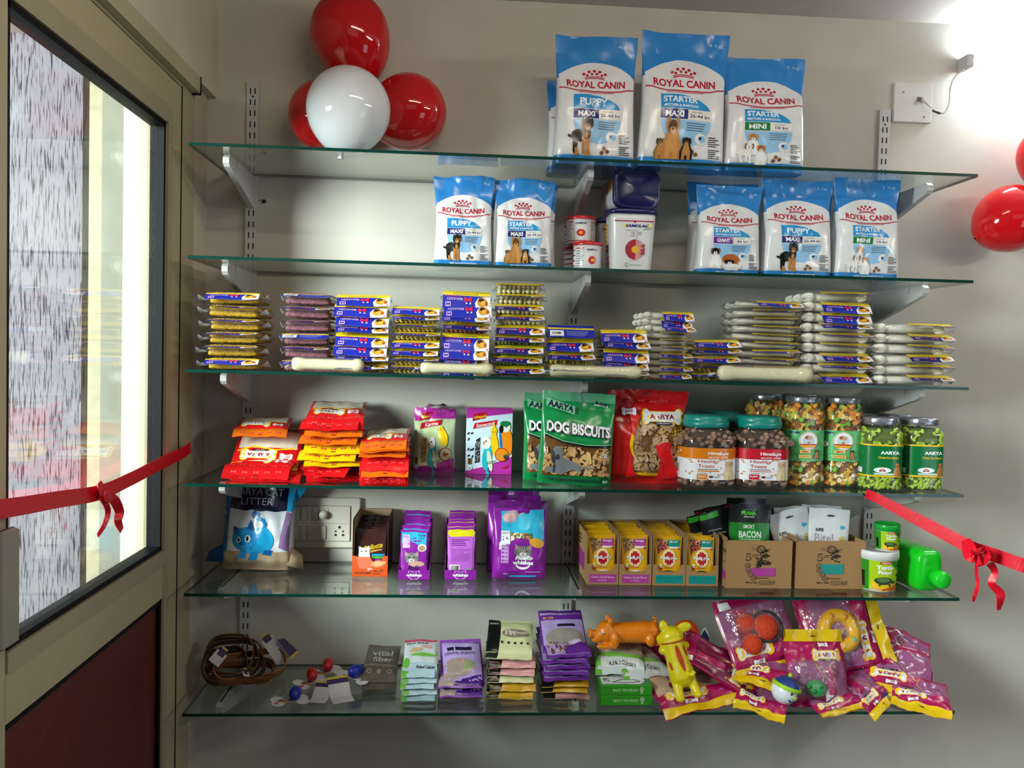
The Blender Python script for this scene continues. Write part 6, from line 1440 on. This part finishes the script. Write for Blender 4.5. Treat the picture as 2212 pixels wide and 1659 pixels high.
for k, (dx, rz, lb) in enumerate(((.002, .0, 'lower green nail clipper box on the glass'), (0.0, -.02, 'upper green nail clipper box with a clipper drawing on top'))):
    h = .0275; o = empty('nail_clipper_box', ((x0 + x1) / 2 + dx, -.310, Z6 + .0008 + k * (h + .001)), (0, 0, rz), label=lb, cat='nail clipper box', group='green nail clipper boxes'); w = x1 - x0
    m = MB(); m.box(-w / 2, 0, 0, w / 2, .062, h, CG, b=.0012); A.put(m, lambda u, v, e: ((u - .5) * w, -.0002 - e, v * h), L=9, e0=.0001); T.put(m, lambda u, v, e: ((u - .5) * w, .002 + v * .058, h + .0002 + e), L=9, e0=.0001); ob('carton', m, o); ob('tuck_flap', MB().box(-w / 2 - .0012, .002, .002, -w / 2, .06, h - .002, film('#237a15', rough=.4, bump=.03)), o)


# ---- rubber pigs
def fused(name, m, vox, parent=None, loc=(0, 0, 0), rot=(0, 0, 0), **kw):
    o = ob(name, m, parent, loc, rot, **kw); r = o.modifiers.new('remesh', 'REMESH'); r.mode = 'VOXEL'; r.voxel_size = vox; r.use_smooth_shade = True
    s_ = o.modifiers.new('smooth', 'SMOOTH'); s_.iterations = 4; s_.factor = .5; return o


OPIG = mat('#ee8412', rough=.35, bump=.05, coat=.15); YPIG = mat('#d9c80e', rough=.35, bump=.08, scale=60, coat=.15)
p = at(1350, 1366, -.20); o = empty('rubber_pig', p, (0, 0, .06), label='orange rubber pig lying on its belly on the white treat packets', cat='rubber pig toy', group='squeaky rubber pigs')
m = MB(); m.tube([(-.040, 0, -.002), (-.015, 0, 0), (.02, 0, .0), (.055, 0, .0), (.082, 0, .0)], lambda t_: .030 + .002 * cos(t_ * 9), OPIG, n=20)
m.ell((.080, 0, .0), (.022, .031, .031), OPIG); m.ell((-.056, -.004, .004), (.030, .030, .031), OPIG); m.ell((-.078, -.008, -.006), (.018, .02, .016), OPIG); m.tube([(-.08, -.008, -.004), (-.096, -.01, .002), (-.106, -.011, .003)], lambda t_: .011 + .003 * (t_ > .8), OPIG, n=14)
m.ell((-.085, -.01, -.016), (.014, .014, .008), OPIG)
for sy in (-1, 1): m.ell((-.048, sy * .016 - .004, .036), (.009, .006, .014), OPIG)
m.ell((-.036, -.030, -.012), (.012, .013, .024), OPIG); m.ell((-.060, -.026, -.030), (.030, .009, .008), OPIG); m.ell((.068, -.030, -.014), (.016, .012, .018), OPIG); m.ell((.090, -.026, -.022), (.02, .010, .010), OPIG); m.tube([(.088, 0, .028), (.090, -.002, .038), (.083, -.002, .044), (.080, 0, .038)], .0042, OPIG, n=8)
m.ell((-.040, .028, -.020), (.014, .010, .016), OPIG); m.ell((.07, .028, -.018), (.018, .010, .016), OPIG); fused('pig_body', m, .0028, o)
for q in ((-.071, -.0325, .010),): ob('eye', MB().ell(q, (.0055, .003, .0035), PWHT).ell((q[0] - .001, q[1] - .0024, q[2]), (.002, .0015, .002), BLK), o)
p = at(1464, 1424, -.290); o = empty('rubber_pig', p, (-.30, -.22, .05), label='yellow rubber pig with red stripes standing upright, seen from behind', cat='rubber pig toy', group='squeaky rubber pigs')
m = MB(); m.tube([(-.002, 0, .052), (0, 0, .03), (0, 0, .0), (0, 0, -.03), (0, 0, -.050)], lambda t_: (.030, .031, .032, .035, .036)[min(4, int(t_ * 4.01))], YPIG, n=22); m.ell((0, 0, -.045), (.036, .034, .030), YPIG); m.ell((0, .004, .062), (.034, .032, .028), YPIG); m.ell((-.028, .014, .058), (.014, .016, .015), YPIG)
m.ell((-.016, -.004, .092), (.013, .008, .018), YPIG); m.ell((.040, -.004, .078), (.022, .008, .014), YPIG)
for sx in (-1, 1): m.tube([(sx * .020, -.004, -.055), (sx * .023, -.014, -.080), (sx * .025, -.020, -.094)], lambda t_: .014 - .002 * t_, YPIG, n=14); m.ell((sx * .025, -.022, -.096), (.013, .015, .009), YPIG); m.ell((sx * .032, .010, .030), (.012, .016, .012), YPIG)
m.tube([(.012, -.034, -.040), (.018, -.044, -.042), (.026, -.044, -.036), (.022, -.042, -.030)], .0055, YPIG, n=10); fused('pig_body', m, .0028, o)
PSTR = mat('#b83a10', rough=.4, var=.25, scale=90); A_ = []
m = MB()
for z0, z1, a0, a1, wd in ((.040, -.030, -.10, .10, .0065), (.036, .005, .55, .75, .0035), (.0, -.022, -1.0, -.9, .004)):
    rg = []
    for k in range(15):
        z = z0 + (z1 - z0) * k / 14; a = -pi / 2 + a0 + (a1 - a0) * k / 14; r_ = .0334 + .0022 * sst(.02, -.04, z); w_ = wd * sqrt(max(.02, sin(pi * (k + .3) / 14.6)))
        rg.append([((r_ + .0003) * cos(a + q * w_ / r_), (r_ + .0003) * sin(a + q * w_ / r_), z) for q in (-1, -.33, .33, 1)])
    m.loft(rg, PSTR, cap=False, closed=False)
ob('red_stripe', m, o); m = MB(); m.lathe([(.0335, .046), (.0352, .0475), (.0335, .050)], PSTR, 30); ob('collar_band', m, o)

# ---- ball and toys lying loose
ONEON = mat('#e0420c', rough=.45, bump=.5, scale=220); p = at(1482, 1368, -.20); ob('rubber_ball', MB().ell((0, 0, 0), .037, ONEON, n=28, k=18), loc=p, label='orange textured rubber ball behind the yellow pig', cat='ball')
p = at(1522, 1378, -.20); o = empty('toy_card', (p.x, p.y, p.z - .02), (-.1, 0, -.1), label='small dark blue pointed card standing beside the orange ball', cat='card'); m = MB(); PR = Matrix(((1, 0, 0, 0), (0, 0, -1, 0), (0, 1, 0, 0), (0, 0, 0, 1))); m.prism([(-.017, -.03), (.017, -.03), (.016, .02), (.008, .04), (0, .05), (-.008, .04), (-.016, .02)], .0015, CWHT, PR); m.prism([(-.013, -.03), (.013, -.03), (.013, .02), (0, .044), (-.013, .02)], .0004, mat('#22366e', rough=.5), PR, z0=.0015); m.prism([(.006 * cos(a), .006 + .008 * sin(a)) for a in [k * pi / 6 for k in range(12)]], .0004, GOLD, PR, z0=.0019); ob('card', m, o)
SPB = mat('#123a78', rough=.4, bump=.6, scale=200); p = at(1904, 1524, -.31); m = MB(); m.ell((0, 0, 0), .016, SPB, n=18, k=12); R = random.Random(3)
for k in range(70):
    v = Vector((R.gauss(0, 1), R.gauss(0, 1), R.gauss(0, 1))).normalized(); m.tube([v * .016, v * .0225], lambda t_: .0022 * (1 - .7 * t_), SPB, n=5)
ob('spiky_ball', m, loc=(p.x, p.y, Z6 + .021), label='dark blue spiky ball at the shelf edge under the pink packets', cat='ball')
p = at(1696, 1491, -.350); o = empty('snowman_ball', p, (.0, .33, .12), label='white smiling ball toy with a blue and green knitted hat', cat='ball'); r = .036
m = MB(); m.ell((0, 0, 0), r, mat('#dcdfe6', rough=.3, coat=.2), n=28, k=18); ob('ball', m, o)
HB = mat('#1a3a86', rough=.45); HG = mat('#9acb1e', rough=.45); m = MB(); m.lathe([(r * 1.03 * cos(a), r * 1.05 * sin(a)) for a in [math.radians(20 + 70 * k / 10) for k in range(11)]], HB, 28); ht = ob('hat', m, o); m = MB(); m.lathe([(r * .96, r * .20), (r * 1.10, r * .24), (r * 1.07, r * .46), (r * .92, r * .50)], HG, 28); ob('hat_band', m, ht); ob('pompom', MB().ell((0, 0, r * 1.18), r * .17, HG), ht)


def onball(az, el, k=1.0): a, b_ = math.radians(az), math.radians(el); return Vector((r * k * sin(a) * cos(b_), -r * k * cos(a) * cos(b_), r * k * sin(b_)))


for az in (-4, 34): ob('eye', MB().ell(onball(az, 6), (.003, .003, .0042), BLK), o)
m = MB(); m.tube([onball(15, -6), onball(15, -6, 1.25)], lambda t_: .0038 * (1 - .8 * t_), HG, n=8); ob('nose', m, o); m = MB(); m.tube([onball(15 + q, -22 - 10 * cos(math.radians(q * 4.2))) for q in range(-20, 21, 4)], .0018, mat('#1a2a5a', rough=.5), n=6); ob('mouth', m, o)

# ---- pink toy packets
PKM = film('#a80e52', bump=.3); PKL = film('#bb4f92', bump=.3); PKW = film('#93527e', bump=.5, rough=.15); HDR = film('#e0b80c', bump=.15); PKD = film('#7a1040', bump=.25)


def toy_art(win=PKW, dogs=True, small=False):
    A = Art(); A.poly([(.03, .20), (.97, .20), (.97, .44), (.6, .40), (.3, .40), (.03, .44)], PKM); A.poly([(.03, .42), (.3, .40), (.62, .40), (.97, .44), (.97, .86), (.03, .86)], win); A.rect(.03, .86, .97, .99, PKM)
    for k in range(6):
        x = .1 + .16 * k; A.el(x, .27 + .05 * (k % 2), .018, .014, PKL)
        for q in range(4): A.el(x + .028 * cos(.4 + .8 * q), .27 + .05 * (k % 2) - .026 * sin(.4 + .8 * q), .009, .009, PKL, 8)
    aarya(A, .33, .33, .48, .15); A.poly(bone(.36, .20, .16, .06, fat=1), CWHT); A.text('APP', .36, .20, .09, .03, RTXT, bold=.03, rot=180)
    if dogs: A.line([(.55, .45), (.45, .62), (.5, .8)], .012, HDR); A.rot_el(.30, .56, .10, .07, -25, PKM); A.rot_el(.24, .54, .05, .09, 10, PKD); A.poly([(.24, .60), (.38, .62), (.40, .84), (.22, .84)], PKM)
    A.rect(.0, 0, 1, .16, HDR); A.el(.5, .09, .06, .010, BLK); A.el(.5, .07, .03, .012, film('#b8940a')); A.rect(.06, .87, .22, .97, TW) if small else None
    return A


def toy(px, py, Y, wpx, hpx, roll, tilt, label, seed, yaw=0.0, t=.04, toys=None, droop=.2, win=PKW, hdr=HDR, small=True):
    c = at(px, py, Y); k = (Y - CP.y) / FPX; w, l = wpx * k, hpx * k
    S = pouch_fn(w, l, t, seed, droop, .16, .013, .05); m = pouch_mesh('toy_packet', S, [(.05, PKM), (.84, PKM), (1, hdr)], toy_art(win, small=small), PKM if hdr is HDR else hdr)
    o = ob('toy_packet', m, loc=c, label=label, cat='toy packet', group='pink toy packets on the lowest shelf')
    o.matrix_world = Matrix.Translation(c) @ Matrix.Rotation(yaw, 4, 'Z') @ Matrix.Rotation(tilt, 4, 'X') @ Matrix.Rotation(roll, 4, 'Z') @ Matrix.Translation((0, 0, -t / 2))
    zs = [(o.matrix_world @ v.co) for v in m.vertices]; low = min([v.z for v in zs if v.y > SY0 - .002] or [9])
    if low < Z6 + .0008: o.matrix_world = Matrix.Translation((0, 0, Z6 + .0008 - low)) @ o.matrix_world; print('lift', label[:40], round(Z6 - low, 4))
    if toys: toys(o, w, l, t)
    return o


FILM = clear('toy_film', (.97, .93, .96), rough=.10, refl=1.5, haze=.06, hazecol=(.8, .6, .7), bump=.6, bscale=50)


def cap_film(o, w, l, t, u0=.08, v0=.10, u1=.92, v1=.62, h=.03):
    m = MB(); m.grid(lambda u, v: ((u0 + (u1 - u0) * u - .5) * w, l * (.5 - (v0 + (v1 - v0) * v)), t * .85 + h * 1.25 * max(0, 1 - abs(2 * u - 1) ** 3) ** .5 * max(0, 1 - abs(2 * v - 1) ** 3) ** .5 + .0015 * nz(u * 7, v * 7, w * 50)), 14, 14, FILM); ob('film_window', m, o)


def ring_toy(o, w, l, t):
    m = MB(); OR = mat('#cf3a12', rough=.6, bump=1.0, scale=260, var=.2)
    for q in ((.014, .014, .040), (-.034, .036, .030), (-.036, -.020, .030)): m.ell((q[0], q[1], t * .98), (q[2], q[2], q[2] * .8), OR, n=20)
    ob('rubber_toy', m, o); m = MB(); m.tube([(.014 + .041 * cos(a), .014 + .041 * sin(a), t * .98 + .017 + .005 * cos(a)) for a in [2 * pi * k / 24 for k in range(25)]], .004, mat('#2a2630', rough=.5), n=8); ob('black_band', m, o); cap_film(o, w, l, t, h=.022)


def donut(o, w, l, t):
    m = MB(); DY = mat('#e0a41c', rough=.35, coat=.2); R0, r0 = .042, .021; C = Vector((.0, l * .10, t * 1.0))
    rg = [[tuple(C + Vector(((R0 + r0 * cos(b_)) * cos(a), (R0 + r0 * cos(b_)) * sin(a), r0 * sin(b_)))) for b_ in [2 * pi * j / 14 for j in range(14)]] for a in [2 * pi * k / 36 for k in range(37)]]
    m.loft(rg, DY, cap=False); ob('rubber_toy', m, o); m = MB()
    for k, (a, c_) in enumerate(((.3, RUST), (.9, CRM), (1.6, TURQ), (2.3, RUST), (3.0, CRM), (3.9, TURQ), (4.8, CRM), (5.6, RUST))):
        q = C + Vector((R0 * cos(a), R0 * sin(a), r0 * 1.0)); m.ell(q, (.006, .004, .0015), c_); m.ell(q + Vector((.007, .006, -.001)), (.0025, .0025, .0015), c_); m.ell(q + Vector((-.007, .006, -.001)), (.0025, .0025, .0015), c_)
    ob('printed_marks', m, o); cap_film(o, w, l, t, v0=.06, v1=.66, h=.018)


def green_toy(o, w, l, t):
    m = MB(); GT_ = mat('#17984a', rough=.5, bump=.3, scale=90); m.ell((.012, l * .26, t * .95), (.030, .024, .02), GT_, n=20); 
    for q in ((-.006, -.004), (.012, .006), (.026, -.006)): m.ell((.012 + q[0], l * .26 + q[1], t * .95 + .018), (.006, .006, .004), mat('#0f7a3a', rough=.6))
    ob('rubber_toy', m, o); m = MB(); m.add([(-.035, l * .30, t * 1.02), (-.012, l * .28, t * 1.06), (-.014, l * .42, t * .98), (-.036, l * .44, t * .92)], [(3, 2, 1, 0)], CWHT); ob('price_sticker', m, o); cap_film(o, w, l, t, h=.02)


H = pi / 2
toy(1810, 1345, -.06, 140, 190, 2.9, 1.35, 'dark pink toy packet standing against the wall behind the donut packet', 201.3, t=.02, win=PKM, hdr=PKM)
toy(1640, 1372, -.235, 165, 180, .22, 1.05, 'pink toy packet holding an orange ring toy with a black band', 203.5, t=.045, toys=ring_toy)
toy(1822, 1362, -.215, 165, 200, 1.72, 1.10, 'pink toy packet holding a yellow donut toy', 205.1, t=.045, toys=donut, hdr=PKM)
toy(1762, 1446, -.295, 135, 165, pi, 1.25, 'upright pink toy packet with a yellow header and a green toy', 207.7, t=.035, toys=green_toy, droop=.0)
toy(1650, 1440, -.27, 140, 120, -.40, .45, 'pink toy packet with a yellow edge under the ring toy packet', 209.9, t=.03)
toy(1556, 1452, -.27, 85, 200, .85, .85, 'long dark pink toy packet standing on edge beside the yellow pig', 211.4, yaw=.5, t=.03, win=PKD, hdr=PKM)
toy(1500, 1500, -.28, 200, 120, .25, .42, 'flat pink toy packet under the yellow pig', 213.2, t=.026, win=film('#b89a84', bump=.4), hdr=PKM)
toy(1645, 1510, -.315, 110, 105, -.45, .30, 'pink toy packet with a yellow edge hanging over the shelf by the smiling ball', 215.6, t=.022, droop=.9)
toy(1945, 1402, -.18, 125, 110, -.50, .55, 'pink toy packet with a yellow header on the far side of the donut packet', 217.8, t=.03)
toy(1938, 1468, -.255, 150, 130, -.28, .70, 'pink toy packet with a big upside down white bone badge', 219.3, t=.035)
toy(1868, 1500, -.30, 95, 110, .65, .50, 'pink toy packet with a yellow header next to the blue spiky ball', 221.7, t=.026)
toy(1985, 1518, -.315, 125, 105, -.38, .34, 'pink toy packet hanging off the far end of the lowest shelf', 223.1, t=.026, droop=.8)
toy(1800, 1530, -.325, 130, 85, .30, .22, 'pink toy packet with yellow edge poking over the shelf under the green toy packet', 225.5, t=.020, droop=.7)
toy(1400, 1410, -.13, 120, 110, .1, .5, 'pink packet behind the white and green treat packets', 227.2, t=.02, win=PKM, hdr=PKM)
